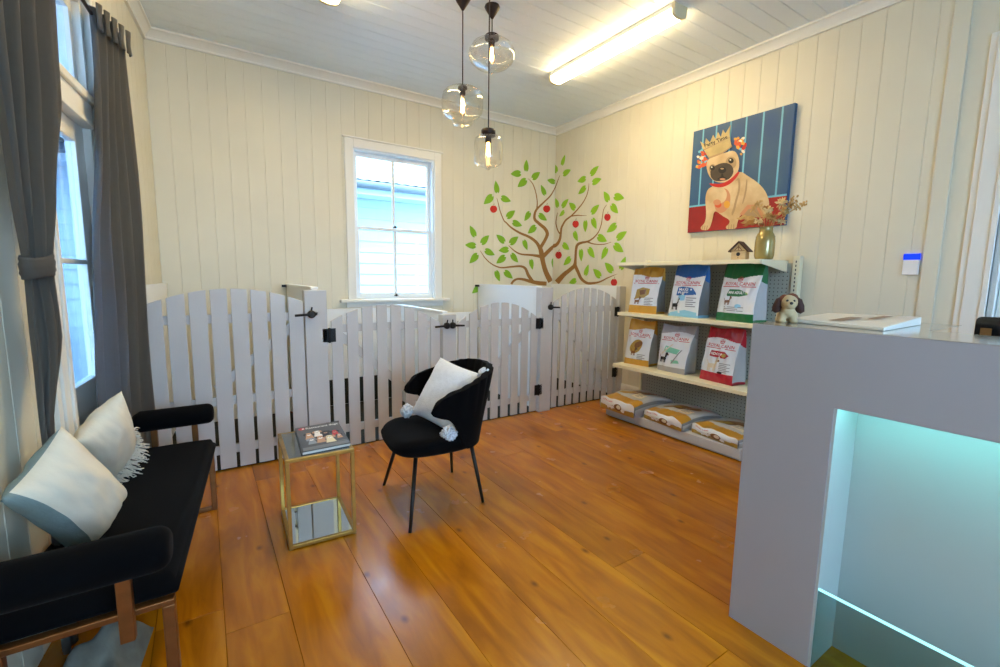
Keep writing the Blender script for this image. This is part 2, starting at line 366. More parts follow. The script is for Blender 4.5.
lo, xm = sash(WX0 + .03, WX1 - .03, WZ0 + .012, 1.995, YB + .03, .05, .035)
up, _ = sash(WX0 + .03, WX1 - .03, 1.96, WZ1 - .03, YB + .068, .035, .045)
for z, yy in ((1.2075, YB + .03), (1.995, YB + .03)):
    mb = MB(); mb.box((xm - .022, yy - .012, z + .008), (xm + .022, yy, z + .016)); mb.ball((xm, yy - .012, z + .018), (.014, .012, .014)); mb.build('sash_latch', 'black', lo)
# glazed door with a transom in the left wall
d = empty('door_1', wl(3.08, 0, 0), kind='structure')
def wbox(mb, s0, s1, n0, n1, z0, z1):
    pts = [wl(s, n, z) for z in (z0, z1) for s, n in ((s0, n0), (s1, n0), (s1, n1), (s0, n1))]
    mb.add(pts, [(0, 3, 2, 1), (4, 5, 6, 7), (0, 1, 5, 4), (1, 2, 6, 5), (2, 3, 7, 6), (3, 0, 4, 7)])
mb = MB()
for k, (wd, th) in enumerate(((0.13, .018), (.09, .03), (.03, .04))):
    wbox(mb, DS0 - wd + .01, DS0 + .01, -.004, th, 0, DZ1 + wd); wbox(mb, DS1 - .01, DS1 + wd - .01, -.004, th, 0, DZ1 + wd); wbox(mb, DS0, DS1, -.004, th, DZ1 - .01, DZ1 + wd)
mb.build('architrave', 'trim', d, bevel=0.004)
mb = MB(); wbox(mb, DS0, DS0 + .035, -.118, 0, 0, DZ1); wbox(mb, DS1 - .035, DS1, -.118, 0, 0, DZ1); wbox(mb, DS0 + .035, DS1 - .035, -.118, 0, DZ1 - .035, DZ1)
wbox(mb, DS0 + .035, DS1 - .035, -.118, .012, 2.24, 2.4); wbox(mb, DS0 + .035, DS1 - .035, -.118, .03, 2.36, 2.4); wbox(mb, DS0 + .035, DS1 - .035, -.118, .022, 2.235, 2.26)
mb.build('door_frame', 'trim', d, bevel=0.004)
def leaf(s0, s1, name='door_leaf'):
    mb = MB(); sd = .14; n0, n1 = -.075, -.035
    wbox(mb, s0, s0 + sd, n0, n1, .01, 2.235); wbox(mb, s1 - sd, s1, n0, n1, .01, 2.235)
    for z0, z1 in ((.01, .2), (.72, .88), (2.13, 2.235), (1.49, 1.515)): wbox(mb, s0 + sd, s1 - sd, n0, n1, z0, z1)
    wbox(mb, s0 + sd, s1 - sd, n0 + .01, n1 - .012, .2, .72)
    wbox(mb, s0 + sd + .04, s1 - sd - .04, n0 + .01, n1 - .004, .25, .67)
    o = mb.build(name, 'trim', d, bevel=0.004)
    g = MB(); wbox(g, s0 + sd, s1 - sd, -.058, -.054, .88, 2.13); g.build('pane', 'pane', o); return o
lf = leaf(DS0 + .037, DS1 - .037)
mb = MB(); wbox(mb, DS0 + .035, DS0 + .085, -.08, -.035, 2.4, 2.885); wbox(mb, DS1 - .085, DS1 - .035, -.08, -.035, 2.4, 2.885)
wbox(mb, DS0 + .085, DS1 - .085, -.08, -.035, 2.4, 2.46); wbox(mb, DS0 + .085, DS1 - .085, -.08, -.035, 2.83, 2.885)
t = mb.build('transom_sash', 'trim', d, bevel=0.003); g = MB(); wbox(g, DS0 + .085, DS1 - .085, -.06, -.056, 2.46, 2.83); g.build('pane', 'pane', t)
mb = MB(); wbox(mb, 2.775, 2.81, -.035, -.03, 1.1, 1.24); mb.tube([wl(2.79, -.032, 1.2), wl(2.79, -.008, 1.2)], .009); mb.tube([wl(2.79, -.01, 1.21), wl(2.79, -.006, 1.16), wl(2.79, -.012, 1.1), wl(2.79, -.014, 1.085)], [.012, .009, .014, .006]); mb.build('door_handle', 'black', lf, smooth=True)
# doorway in the right wall, with a glazed door
d2 = empty('door_2', (XR, 0.27, 0), kind='structure')
mb = MB()
for wd, th in ((.15, .016), (.115, .03), (.07, .022), (.03, .042)):
    mb.box((XR - th, .73, 0), (XR + .004, .73 + wd, 2.87 + wd)); mb.box((XR - th, -.19 - wd, 0), (XR + .004, -.19, 2.87 + wd)); mb.box((XR - th, -.19, 2.85), (XR + .004, .73, 2.87 + wd))
mb.build('architrave', 'trim', d2, bevel=0.004)
mb = MB(); mb.box((XR, .70, 0), (XR + .115, .74, 2.86)); mb.box((XR, -.2, 0), (XR + .115, -.16, 2.86)); mb.box((XR, -.16, 2.82), (XR + .115, .70, 2.86)); mb.build('door_frame', 'trim', d2, bevel=0.004)
mb = MB(); y0, y1 = -.155, .695; xa, xb = XR + .05, XR + .09
mb.box((xa, y0, .01), (xb, y0 + .09, 2.81)); mb.box((xa, y1 - .035, .01), (xb, y1, 2.81))
for z0, z1 in ((.01, .22), (1.02, 1.2), (2.25, 2.81)): mb.box((xa, y0 + .09, z0), (xb, y1 - .035, z1))
mb.box((xa + .012, y0 + .09, .22), (xb - .012, y1 - .035, 1.02))
o = mb.build('door_leaf', 'trim', d2, bevel=0.004); g = MB(); g.box((xa + .018, y0 + .09, 1.2), (xa + .022, y1 - .035, 2.25)); g.build('pane', 'pane', o)
# unseen window added behind the camera, sized for soft frontal fill light
w2 = empty('window_fill', (.8, YN, 1.2), kind='structure'); mb = MB()
for x in (-.4, .51, 1.43, 2.34): mb.box((x, YN - .08, 1.2), (x + .06, YN - .02, 2.7))
mb.box((-.34, YN - .08, 1.2), (2.34, YN - .02, 1.27)); mb.box((-.34, YN - .08, 2.63), (2.34, YN - .02, 2.7)); mb.build('window_frame', 'trim', w2, bevel=.004)  # frame of the added fill window

# ------------------------------------------------------------------ outside
M['screenpaint'] = mat('screen_paint', '#b9cbd8', .6, bump=.03)
mb = MB(); mb.box((5.5, -2.5, -.5), (5.6, 3, 3.3)); tag(mb.build('wall_screen', 'screenpaint'), kind='structure')  # screen wall added outside the right door to cut daylight
mb = MB(); mb.box((XR + .14, -2.5, 3.05), (5.7, 3, 3.12)); tag(mb.build('roof_screen', 'screenpaint'), kind='structure')  # unseen roof added over the screen wall to dim the right door
M['ground'] = mat('outside_ground', '#c6cdd0', 0.9, var=0.15, vscale=1.5, bump=0.3, bscale=8)
M['board'] = mat('weatherboard_paint', '#b2c3d2', 0.5, bump=0.04, bscale=30)
M['blueboard'] = mat('blue_weatherboard', '#35699c', 0.5, bump=0.04, bscale=30)
M['roofc'] = mat('cream_roof_iron', '#98916a', 0.45, bump=0.03)
M['gutter'] = mat('gutter_grey', '#5f6468', 0.4, bump=0.02)
mb = MB(); mb.box((-30, -30, -0.6), (30, 30, -0.5)); tag(mb.build('ground', 'ground'), kind='structure')
h = empty('neighbour_house', (2.2, 7.6, -.5), 'white weatherboard house seen through the back window, under a cream iron roof', 'house')
mb = MB(); z = -.5
while z < 3.2:
    mb.add([(-2.5, 7.6, z), (7, 7.6, z), (7, 7.622, z + .19), (-2.5, 7.622, z + .19), (-2.5, 7.645, z), (7, 7.645, z)], [(0, 1, 2, 3), (0, 4, 5, 1)]); z += .18
mb.box((-2.5, 7.65, -.5), (7, 10, 2.9)); mb.build('wall', 'board', h)
GZ = aty(395, 188, 7.1).z
mb = MB(); mb.tube([(-2.7, 7.1, GZ), (7.2, 7.1, GZ)], .06, 12); mb.build('gutter', 'gutter', h, smooth=True)
mb = MB(); mb.box((-2.7, 7.15, GZ - .14), (7.2, 7.2, GZ + .04)); mb.box((-2.7, 7.2, GZ - .13), (7.2, 7.6, GZ - .11)); mb.build('fascia', 'board', h)
mb = MB(); mb.grid(260, 1, lambda u, v: (-2.7 + 9.9 * u, 7.08 + 3.2 * v, GZ + .07 + 1.75 * v + .007 * math.sin(u * 130 * PI * 1.0)))
mb.build('roof', 'roofc', h, smooth=True)
# beyond the glazed door
h = empty('blue_house', wl(3, -3.4, -.5), 'pale blue boarded house beyond the glass door at the left', 'house')
mb = MB(); z = -.5
while z < 3.6:
    a, b = wl(-1, -3.4, z), wl(12, -3.4, z); c, e = wl(12, -3.42, z + .19), wl(-1, -3.42, z + .19)
    mb.add([a, b, c, e, wl(-1, -3.44, z), wl(12, -3.44, z)], [(0, 1, 2, 3), (0, 4, 5, 1)]); z += .18
mb.build('wall', 'blueboard', h)
for s in (4.5, 7.2):
    mb = MB(); wbox(mb, s, s + 1, -3.42, -3.36, 1.75, 2.6); mb.build('window', 'gutter', h)
mb = MB(); wbox(mb, -1, 8, -1.75, -.16, 3.02, 3.06); tag(mb.build('veranda_roof', 'blueboard'), 'boarded veranda ceiling outside the glass door', 'roof')
r = empty('veranda_railing', wl(3, -1.5, -.5), 'dark topped veranda railing with pale boards outside the glass door', 'railing')
mb = MB(); wbox(mb, 0, 9, -1.55, -1.45, .98, 1.06); wbox(mb, 0, 9, -1.53, -1.47, .76, .82); mb.build('top_rail', 'gutter', r, bevel=.01)
mb = MB()
for k in range(70): wbox(mb, .05 + k * .128, .05 + k * .128 + .1, -1.51, -1.49, -.5, .76)
mb.build('infill', 'board', r)
# ------------------------------------------------------------------ picket gates, posts, dividers
GRP = 'white picket gates across the back of the room'
def gate(label, x0, x1, zl, zp, zr, n, brace, hinges, latch, rails, zb=0.022, gap=.022):
    e = empty('picket_gate', ((x0 + x1) / 2, YF, 0), label, 'gate', GRP)
    pitch = (x1 - x0 + gap) / n; pw = pitch - gap
    def top(x):
        t = (x - x0) / (x1 - x0); base = zl + (zr - zl) * t; return base + (zp - (zl + zr) / 2) * (1 - (2 * t - 1) ** 2)
    for i in range(n):
        a = x0 + i * pitch; mb = MB(); k = 5
        ring = [(a, zb), (a + pw, zb)] + [(a + pw - pw * j / k, top(a + pw - pw * j / k)) for j in range(k + 1)]
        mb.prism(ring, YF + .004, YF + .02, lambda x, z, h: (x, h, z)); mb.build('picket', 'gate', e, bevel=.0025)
    for z in rails:
        mb = MB(); mb.box((x0 + .01, YF + .021, z - .032), (x1 - .01, YF + .045, z + .032)); mb.build('rail', 'gate', e, bevel=.002)
    if brace:
        (bx0, bz0), (bx1, bz1) = brace; v = Vector((bx1 - bx0, 0, bz1 - bz0)); nn = Vector((-v.z, 0, v.x)).normalized() * .032
        p = [Vector((bx0, 0, bz0)) + nn, Vector((bx1, 0, bz1)) + nn, Vector((bx1, 0, bz1)) - nn, Vector((bx0, 0, bz0)) - nn]
        mb = MB(); mb.prism([(q.x, q.z) for q in p], YF + .022, YF + .044, lambda x, z, h: (x, h, z)); mb.build('brace', 'gate', e)
    for x, z in hinges:
        mb = MB(); mb.box((x - .05, YF - .004, z - .055), (x - .004, YF, z + .055)); mb.box((x + .004, YF - .004, z - .055), (x + .05, YF, z + .055)); mb.tube([(x, YF - .006, z - .06), (x, YF - .006, z + .06)], .009)
        for dx in (-.027, .027):
            for dz in (-.035, 0, .035): mb.ball((x + dx, YF - .004, z + dz), (.006, .003, .006), 8, 4)
        mb.build('hinge', 'black', e)
    if latch:
        x, z, s = latch       # knob on the post, bar across to the gate in direction s
        mb = MB(); mb.lathe([(0.001, 0), (.024, 0), (.03, .008), (.03, .03), (.02, .038), (.001, .038)], n=16)
        mb.v = [Vector((x + p.x, YF - p.z, z + p.y)) for p in mb.v]
        mb.tube([(x, YF - .03, z), (x + s * .12, YF - .026, z - .006)], [.011, .009]); mb.tube([(x, YF - .02, z + .02), (x - s * .004, YF - .03, z + .055)], .006)
        mb.box((x - .03, YF - .004, z - .012), (x - s * .05 if s < 0 else x + .03, YF, z + .012)) if s > 0 else mb.box((x - .03, YF - .004, z - .012), (x + .05, YF, z + .012))
        mb.build('latch', 'black', e)
    return e
XL = -0.425
gate('wide white picket gate at the left, beside the curtain, behind the table', XL + .09, .645, 1.235, 1.345, 1.245, 8, ((.05, .62), (.62, 1.1)), [], (.70, 1.145, -1), (.16, .53, 1.13))
gate('white arched picket gate below the window, hinged on the tall post', .85, 1.81, 1.085, 1.205, 1.03, 8, ((.88, 1.0), (1.76, .2)), [(.832, .97), (.832, .2)], (1.87, 1.0, -1), (.17, 1.02), gap=.033)
gate('white arched picket gate behind the black armchair, hinged on the right', 2.0, 2.95, 1.02, 1.2, 1.03, 8, ((2.9, .98), (2.05, .2)), [(2.97, .97), (2.97, .25)], (1.93, 1.0, 1), (.17, 1.0), gap=.037)
gate('white picket gate at the far right, next to the shelf unit', 3.16, 4.13, 1.19, 1.345, 1.2, 9, ((3.25, 1.05), (4.05, .2)), [(4.15, 1.06), (4.15, .32)], (3.10, 1.14, 1), (.17, 1.1), gap=.036)
def post(label, x0, x1, z, cat='gate post'):
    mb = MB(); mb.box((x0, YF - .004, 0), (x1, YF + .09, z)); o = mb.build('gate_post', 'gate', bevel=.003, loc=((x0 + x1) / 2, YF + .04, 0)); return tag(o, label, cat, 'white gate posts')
post('tall white post between the wide left gate and the window gate', .655, .82, 1.33)
post('short white post carrying two black latches back to back', 1.835, 1.975, 1.10)
post('tall white post under the painted tree trunk', 2.985, 3.14, 1.348)
mb = MB(); mb.box((XL, YF - .004, 0), (XL + .08, YF + .05, 1.235)); tag(mb.build('gate_post', 'gate', bevel=.003, loc=(XL + .04, YF, 0)), 'slim white post at the left wall behind the curtain', 'gate post', 'white gate posts')
mb = MB(); mb.box((4.17, YF - .004, 0), (XR - .001, YF + .05, 1.36)); tag(mb.build('gate_post', 'gate', bevel=.003, loc=(4.23, YF, 0)), 'slim white post against the right wall behind the shelf unit', 'gate post', 'white gate posts')
def divider(label, x, z, hook=True, w=.045):
    e = empty('divider_panel', (x, (YF + YB) / 2, 0), label, 'partition', 'white dividers between the pens')
    mb = MB(); mb.box((x - w / 2, YF + .092, 0.002), (x + w / 2, YB - .019, z - .02)); mb.build('panel', 'panelw', e, bevel=.003)
    mb = MB(); mb.box((x - w / 2 - .006, YF + .092, z - .0195), (x + w / 2 + .006, YB - .019, z)); mb.build('capping', 'panelw', e, bevel=.003)
    if hook:
        mb = MB(); mb.box((x - w / 2 - .045, YB - .03, z - .035), (x - w / 2 - .007, YB - .0195, z - .01)); mb.box((x - w / 2 - .012, YB - .07, z - .035), (x - w / 2 - .0065, YB - .0195, z - .01)); mb.build('bracket', 'black', e)
divider('tall white divider panel running back from the left tall post', .75, 1.355)
divider('low white divider panel under the window', 1.905, 1.125, False)
divider('tall white divider panel below the painted tree, between two pens', 3.035, 1.36)
def liner(label, fn, z):
    mb = MB(); fn(mb, z); return tag(mb.build('lining_panel', 'panelw', bevel=.003), label, 'panel', 'panels lining the side walls')
liner('added white panel for daylight on the back wall under the window, inside the pen', lambda mb, z: mb.box((.80, YB - .036, .30), (1.87, YB - .0225, z)), 1.085)  # white sheet in place of the bright daylight on this wall
liner('added white panel for daylight on the back wall behind the armchair gate', lambda mb, z: mb.box((1.94, YB - .036, .30), (3.0, YB - .0225, z)), 1.0)  # same here: daylight on the wall put in as a white sheet
liner('white panel lining the left wall inside the pen', lambda mb, z: wbox(mb, YF + .12, YB - .03, .0195, .04, .002, z), 1.36)
liner('white panel lining the right wall inside the pen', lambda mb, z: mb.box((XR - .04, YF + .06, .002), (XR - .0195, YB - .02, z)), 1.365)
for a, b, lb in ((.80, 1.87, 'dark strip along the foot of the back wall under the window'), (1.94, 3.0, 'dark strip along the foot of the back wall behind the armchair')):
    mb = MB(); mb.box((a, YB - .042, .0125), (b, YB - .0225, .2995)); tag(mb.build('dark_strip', 'mat', bevel=.002, loc=((a + b) / 2, YB - .03, 0)), lb, 'kick strip', 'dark strips in the pens')  # plain dark strip covering the foot of the back wall in two pens
for a, b, lb in ((XL + .13, .72, 'dark green mat inside the pen at the left'), (.78, 1.875, 'dark mat inside the pen below the window'), (1.935, 3.005, 'dark mat inside the pen behind the armchair'), (3.065, 4.235, 'dark mat inside the pen at the right')):
    mb = MB(); mb.box((a, YF + .05, 0), (b, YB - .044, .012)); tag(mb.build('pen_mat', 'mat', bevel=.003, loc=((a + b) / 2, 4.4, 0)), lb, 'mat', 'dark mats in the pens')

# ------------------------------------------------------------------ curtains
def curtain(name, label, levels, npl, n0, amp, slope=0.0, tie=None, heads=True, hang=0.0):
    levels = sorted(levels, reverse=True)
    def ext(z):
        for (za, a0, a1), (zb, b0, b1) in zip(levels, levels[1:]):
            if zb <= z <= za:
                t = (za - z) / (za - zb); t = t * t * (3 - 2 * t) * .4 + t * .6; return a0 + (b0 - a0) * t, a1 + (b1 - a1) * t
        return levels[-1][1:]
    zt, zb = levels[0][0], levels[-1][0]; rnd = random.Random(len(label)); ph = [rnd.uniform(-.5, .5) for _ in range(npl + 2)]
    def f(u, v):
        z = zt + (zb - zt) * v; a, b = ext(z); k = u * npl; i = int(k); q = ph[i] * (1 - (k - i)) + ph[i + 1] * (k - i)
        s = a + (b - a) * u; am = amp * (0.75 + .35 * min(1, v * 2)) * min(1.0, (b - a) / (levels[0][2] - levels[0][1]) + .25)
        w = math.sin(2 * PI * (k + q * .5 * v)); w = w * .8 + .2 * math.sin(4 * PI * k + 3 * v)
        return wl(s + .012 * math.sin(2 * PI * k + 1.3), n0 + slope * u + am * w + .008 * math.sin(9 * v + 5 * u), z)
    mb = MB(); mb.grid(npl * 14, 60, f)
    o = mb.build(name, 'curtain', smooth=True, loc=wl((levels[-1][1] + levels[-1][2]) / 2, n0, 0)); s = o.modifiers.new('solid', 'SOLIDIFY'); s.thickness = .004
    tag(o, label, 'curtain', 'grey curtains beside the glass door')
    a, b = levels[0][1:]
    for k in range(npl):
        mb = MB(); s0 = a + (b - a) * (k + .25) / npl
        mb.grid(8, 5, lambda u, v: wl(s0 + (u - .5) * (.05 + .0 * v), n0 + slope * (k + .25) / npl + amp * .9 + .022 * math.sin(PI * u) * (.4 + .6 * abs(v - .55)) + .004, zt + .015 - .13 * v))
        h = mb.build('pleat_heading', 'curtain', o, smooth=True); h.modifiers.new('solid', 'SOLIDIFY').thickness = .006
    if tie:
        z, hh = tie; a, b = ext(z); mb = MB(); N = 40; c = (a + b) / 2; hw = (b - a) / 2 + .012
        def g(u, v):
            t = 2 * PI * u; zz = z + hh * (v - .5) * (1 + .08 * math.sin(2 * t)) + .012 * math.cos(t); bulge = .004 * math.sin(PI * v) - .002 * math.sin(6 * PI * v)
            return wl(c + (hw + bulge) * math.cos(t), n0 + (amp * .95 + bulge) * math.sin(t), zz)
        mb.grid(N, 8, g); t = mb.build('tieback', 'curtain', o, smooth=True); s = t.modifiers.new('solid', 'SOLIDIFY'); s.thickness = .004
    return o
curtain('curtain', 'grey curtain at the far left, gathered by a fabric tieback', [(2.86, 2.11, 2.80), (2.17, 2.11, 2.69), (1.73, 2.17, 2.49), (1.47, 2.22, 2.37), (1.2, 2.19, 2.41), (.9, 2.17, 2.26), (.02, 2.17, 2.24)], 4, .085, .034, tie=(1.47, .075))
curtain('curtain', 'grey curtain hanging loose behind the far end of the bench', [(2.86, 3.38, 3.72), (2.08, 3.25, 3.71), (1.47, 3.04, 3.70), (.86, 2.86, 3.69), (.02, 2.82, 3.69)], 5, .05, .03, slope=.085)
mb = MB(); mb.tube([wl(1.95, .06, 2.82), wl(3.72, .06, 2.82)], .009, 10)
for s in (2.0, 3.71): mb.tube([wl(s, -.003, 2.82), wl(s, .06, 2.82)], .008, 8)
tag(mb.build('curtain_rod', 'lampmetal', smooth=True), 'thin dark curtain rod above the glass door', 'curtain rod')

# ------------------------------------------------------------------ bench  (local x: along the bench away from the camera, y: towards the wall)
BO = Vector((-.133, 1.775, 0)); ba = Vector((.0966, .9953, 0)); bn = Vector((-1, 0, 0)); BL = 1.44; BD = .385
def B(x, y, z): return BO + ba * x + bn * (y * (1 + .24 * (1 - min(1, max(0, x / BL))))) + Vector((0, 0, z))
bench = empty('bench', B(BL / 2, BD / 2, 0), 'long black velvet bench with rolled arms and a bronze frame, along the left wall', 'bench', rz=0)
def rbox(mb, f, x0, x1, y0, y1, z0, z1):
    vs = [f(x, y, z) for z in (z0, z1) for x, y in ((x0, y0), (x1, y0), (x1, y1), (x0, y1))]
    mb.add(vs, [(0, 1, 2, 3), (7, 6, 5, 4), (4, 5, 1, 0), (5, 6, 2, 1), (6, 7, 3, 2), (7, 4, 0, 3)])
def seatf(u, v, top):
    x = BL * u; y = BD * v; e = min(u * BL, (1 - u) * BL, v * BD, (1 - v) * BD); r = .035
    q = 0 if e >= r else r - math.sqrt(max(0, r * r - (r - e) ** 2))
    return B(x, y, (.452 - q + .006 * math.sin(7 * u) * math.sin(3 * v)) if top else .378)
mb = MB(); mb.grid(90, 40, lambda u, v: seatf(u, v, True)); mb.grid(1, 1, lambda u, v: seatf(u, v, False), flip=True)
ed = lambda t: [(t, 0), (1, t), (1 - t, 1), (0, 1 - t)]
for k in range(4):
    mb.grid(20, 6, lambda t, h: (lambda uv: seatf(uv[0], uv[1], True) * h + seatf(uv[0], uv[1], False) * (1 - h) + (ba * (2 * uv[0] - 1) * (abs(uv[0] - .5) > .49) * .012 + bn * (2 * uv[1] - 1) * (abs(uv[1] - .5) > .49) * .012) * math.sin(PI * h))(ed(t)[k]))
mb.build('seat', 'velvetb', bench, smooth=True, weld=True)
for x, nm in ((.0, 'near'), (BL, 'far')):
    mb = MB(); c = []; R = .06 if nm == 'far' else .068; zc = .605
    x = x + (.0 if nm == 'far' else -.08); zc = zc if nm == 'far' else .59
    ys = [.01, .0, .0, .02, .3, BD - .02, BD, BD]
    k = 36; ta = [PI / 2 * i / 7 for i in range(8)]; rr = [max(.001, R - .035 + .035 * math.sin(t)) if i else .001 for i, t in enumerate([0] + ta)] + [R, max(.001, R - .02), .001]; ys = [-.0105, *[-.01 + .035 * (1 - math.cos(t)) for t in ta], BD - .04, BD - .01, BD - .005]
    vs = [B(x + r * math.cos(2 * PI * j / k), y, zc + r * math.sin(2 * PI * j / k)) for r, y in zip(rr, ys) for j in range(k)]
    mb.add(vs, [(i * k + j, i * k + (j + 1) % k, (i + 1) * k + (j + 1) % k, (i + 1) * k + j) for i in range(len(ys) - 1) for j in range(k)])
    mb.build('armrest', 'velvetb', bench, smooth=True, weld=True)
    for y in (.09, BD - (.1 if nm == 'far' else .05)):
        mb = MB(); rbox(mb, B, x - .014, x + .014, y - .015, y + .015, .315, zc - R + .012); mb.build('arm_post', 'copper', bench, bevel=.003)
for x in (-.03, BL - .045):
    mb = MB(); rbox(mb, B, x, x + .03, .0, .028, 0, .356); mb.build('leg', 'copper', bench, bevel=.003)
    mb = MB(); rbox(mb, B, x, x + .03, BD - .06, BD - .032, 0, .356); mb.build('leg', 'copper', bench, bevel=.003)
    mb = MB(); rbox(mb, B, x, x + .03, .029, BD - .061, 0, .022); mb.build('floor_rail', 'copper', bench, bevel=.003)
    mb = MB(); rbox(mb, B, x - .002, x + .032, .0, BD - .02, .3565, .3775); mb.build('end_rail', 'copper', bench, bevel=.003)
for y in (.024, BD - .058):
    mb = MB(); rbox(mb, B, .0, BL - .05, y, y + .025, .357, .377); mb.build('frame_rail', 'copper', bench, bevel=.003)
# things on the floor under the bench
mb = MB(); mb.grid(30, 16, lambda u, v: B(.0 + .42 * u + .03 * math.sin(6 * v), .13 + .2 * v, .002 + max(0, math.sin(PI * u) * math.sin(PI * v)) ** .6 * (.14 + .035 * math.sin(9 * u + 5 * v) + .02 * math.sin(17 * v - 8 * u))))
M['greyfab'] = mat('grey_green_fabric', '#6f7168', .95, var=.3, vscale=12, bump=.3, bscale=80)
tag(mb.build('floor_cushion', 'greyfab', smooth=True), 'crumpled grey fabric bundle on the floor under the near end of the bench', 'cushion')
mb = MB(); rbox(mb, B, -.17, -.04, .30, .41, 0, .2); rbox(mb, B, -.176, -.034, .294, .416, .2, .215); tag(mb.build('storage_box', 'panelw', bevel=.006), 'small white box on the floor behind the near leg of the bench', 'box')

# ------------------------------------------------------------------ cushions
def pillow(w, h, t, seed, two=None, nu=44, nv=44, pinch=.07):
    rnd = random.Random(seed); mb = MB()
    def f(side):
        def g(u, v):
            x, y = 2 * u - 1, 2 * v - 1
            ex = 1 - pinch * (1 - y * y); ey = 1 - pinch * (1 - x * x)
            th = max(0, (1 - abs(x) ** 2.6)) ** .55 * max(0, (1 - abs(y) ** 2.6)) ** .55
            wr = noise.noise(Vector((x * 2.2 + seed, y * 2.2, side * 3))) * .22 + noise.noise(Vector((x * 5 + seed, y * 2.5, side * 5))) * .10
            edge = (abs(x) ** 4 + abs(y) ** 4)
            return (x * w / 2 * ex, y * h / 2 * ey, side * t / 2 * th * (1 + wr * (.4 + edge)))
        return g
    mb.grid(nu, nv, f(1), mif=two); mb.grid(nu, nv, f(-1), flip=True, mif=(lambda u, v: 1) if two else None)
    return mb
def place(o, origin, xa, za):      # local x -> xa, local z -> near za
    x = Vector(xa).normalized(); z = Vector(za); z = (z - x * z.dot(x)).normalized(); y = z.cross(x)
    o.matrix_world = Matrix.Translation(origin) @ Matrix((x, y, z)).transposed().to_4x4()
    bpy.context.view_layer.update()
def tassel(mb, p, dirv, ln, n, spread, r=.0035, seed=0, rnd=None):
    rnd = rnd or random.Random(seed); d0 = Vector(dirv).normalized()
    for i in range(n):
        q = Vector((rnd.uniform(-1, 1), rnd.uniform(-1, 1), rnd.uniform(-1, 1))) * spread; e = (d0 + q).normalized() * ln * rnd.uniform(.7, 1.1)
        sw, s2 = [Vector((rnd.uniform(-1, 1), rnd.uniform(-1, 1), rnd.uniform(-1, 1))) * ln * k for k in (.13, .2)]
        mb.tube([Vector(p), Vector(p) + e * .3 + sw, Vector(p) + e * .55 + sw * .3 + s2 * .4, Vector(p) + e * .8 + s2, Vector(p) + e * .95 + s2 * .6], [r, r * 1.1, r, r * 1.05, r * .7], 5)
def bycorner(o, tl, tr, bl, br, ns, w, h):
    q = [hit(*p, LP + LM * n, LM) for p, n in zip((tl, tr, bl, br), ns)]
    c = sum(q, Vector()) / 4; xa = (q[1] - q[0] + q[3] - q[2]) / 2; ya = (q[0] - q[2] + q[1] - q[3]) / 2
    x = xa.normalized(); y = ya.normalized(); z = x.cross(y).normalized(); sx, sy = xa.length / w / .98, ya.length / h / .98
    o.matrix_world = Matrix.Translation(c) @ Matrix((x * sx, y * sy, z)).transposed().to_4x4(); bpy.context.view_layer.update()
# front cushion: cream front face with a grey-teal strip
o = pillow(.50, .47, .20, 11, two=lambda u, v: 1 if u < .115 else 0).build('cushion', ['cream', 'teal'], smooth=True, weld=True)
tag(o, 'cream cushion with a grey teal edge, nearest the camera on the bench', 'cushion', 'cushions on the bench')
bycorner(o, (22, 486), (65, 428), (67, 574), (121, 487), (.10, .20, .13, .24), .50, .47)
c2 = pillow(.50, .44, .17, 23).build('cushion', 'cream', smooth=True, weld=True)
tag(c2, 'plain cream cushion with tassel fringe, further back on the bench', 'cushion', 'cushions on the bench')
bycorner(c2, (66, 446), (97, 406), (104, 484), (144, 438), (.10, .17, .12, .22), .50, .44)
rnd = random.Random(5)
for k in range(5):          # fringe down the far edge
    t = -.20 + .13 * k / 4; mb = MB(); tassel(mb, (.238, t, 0), (.6, -.35, .45), .085, 9, .34, .0034, rnd=rnd); mb.ball((.243, t, .003), .008, 8, 5)
    q = mb.build('tassel', 'fringe', None, smooth=True); q.parent = c2
for k in range(10):          # and along the lower edge
    t = -.20 + .42 * k / 9; mb = MB(); tassel(mb, (t, -.205, .01), (.45, -.45, .7), .115, 10, .4, .0044, rnd=rnd); mb.ball((t, -.208, .013), .008, 8, 5)
    q = mb.build('tassel', 'fringe', None, smooth=True); q.parent = c2

# ------------------------------------------------------------------ side table and magazine
TX0, TX1, TY0, TY1, TZ = .317, .665, 2.455, 2.915, .50
tb = empty('side_table', ((TX0 + TX1) / 2, (TY0 + TY1) / 2, 0), 'square brass side table with a glass top and a mirrored base shelf', 'table')
bw = .02
for x in (TX0, TX1 - bw):
    for y in (TY0, TY1 - bw):
        mb = MB(); mb.box((x, y, 0), (x + bw, y + bw, TZ - bw - .0005)); mb.build('leg', 'brass', tb, bevel=.002)
for nm, z0, z1 in (('top_frame', TZ - bw, TZ), ('base_frame', .004, .004 + bw)):
    mb = MB(); i = 0 if nm == 'top_frame' else bw
    mb.box((TX0 + i, TY0 + 0, z0), (TX1 - i, TY0 + bw, z1)); mb.box((TX0 + i, TY1 - bw, z0), (TX1 - i, TY1, z1)); mb.box((TX0, TY0 + bw, z0), (TX0 + bw, TY1 - bw, z1)); mb.box((TX1 - bw, TY0 + bw, z0), (TX1, TY1 - bw, z1)); mb.build(nm, 'brass', tb, bevel=.002)
mb = MB(); mb.box((TX0 + bw, TY0 + bw, TZ - .008), (TX1 - bw, TY1 - bw, TZ - .001)); mb.build('glass_top', 'greyglass', tb)
mb = MB(); mb.box((TX0 + bw, TY0 + bw, .014), (TX1 - bw, TY1 - bw, .02)); mb.build('mirror_base', 'mirror', tb)
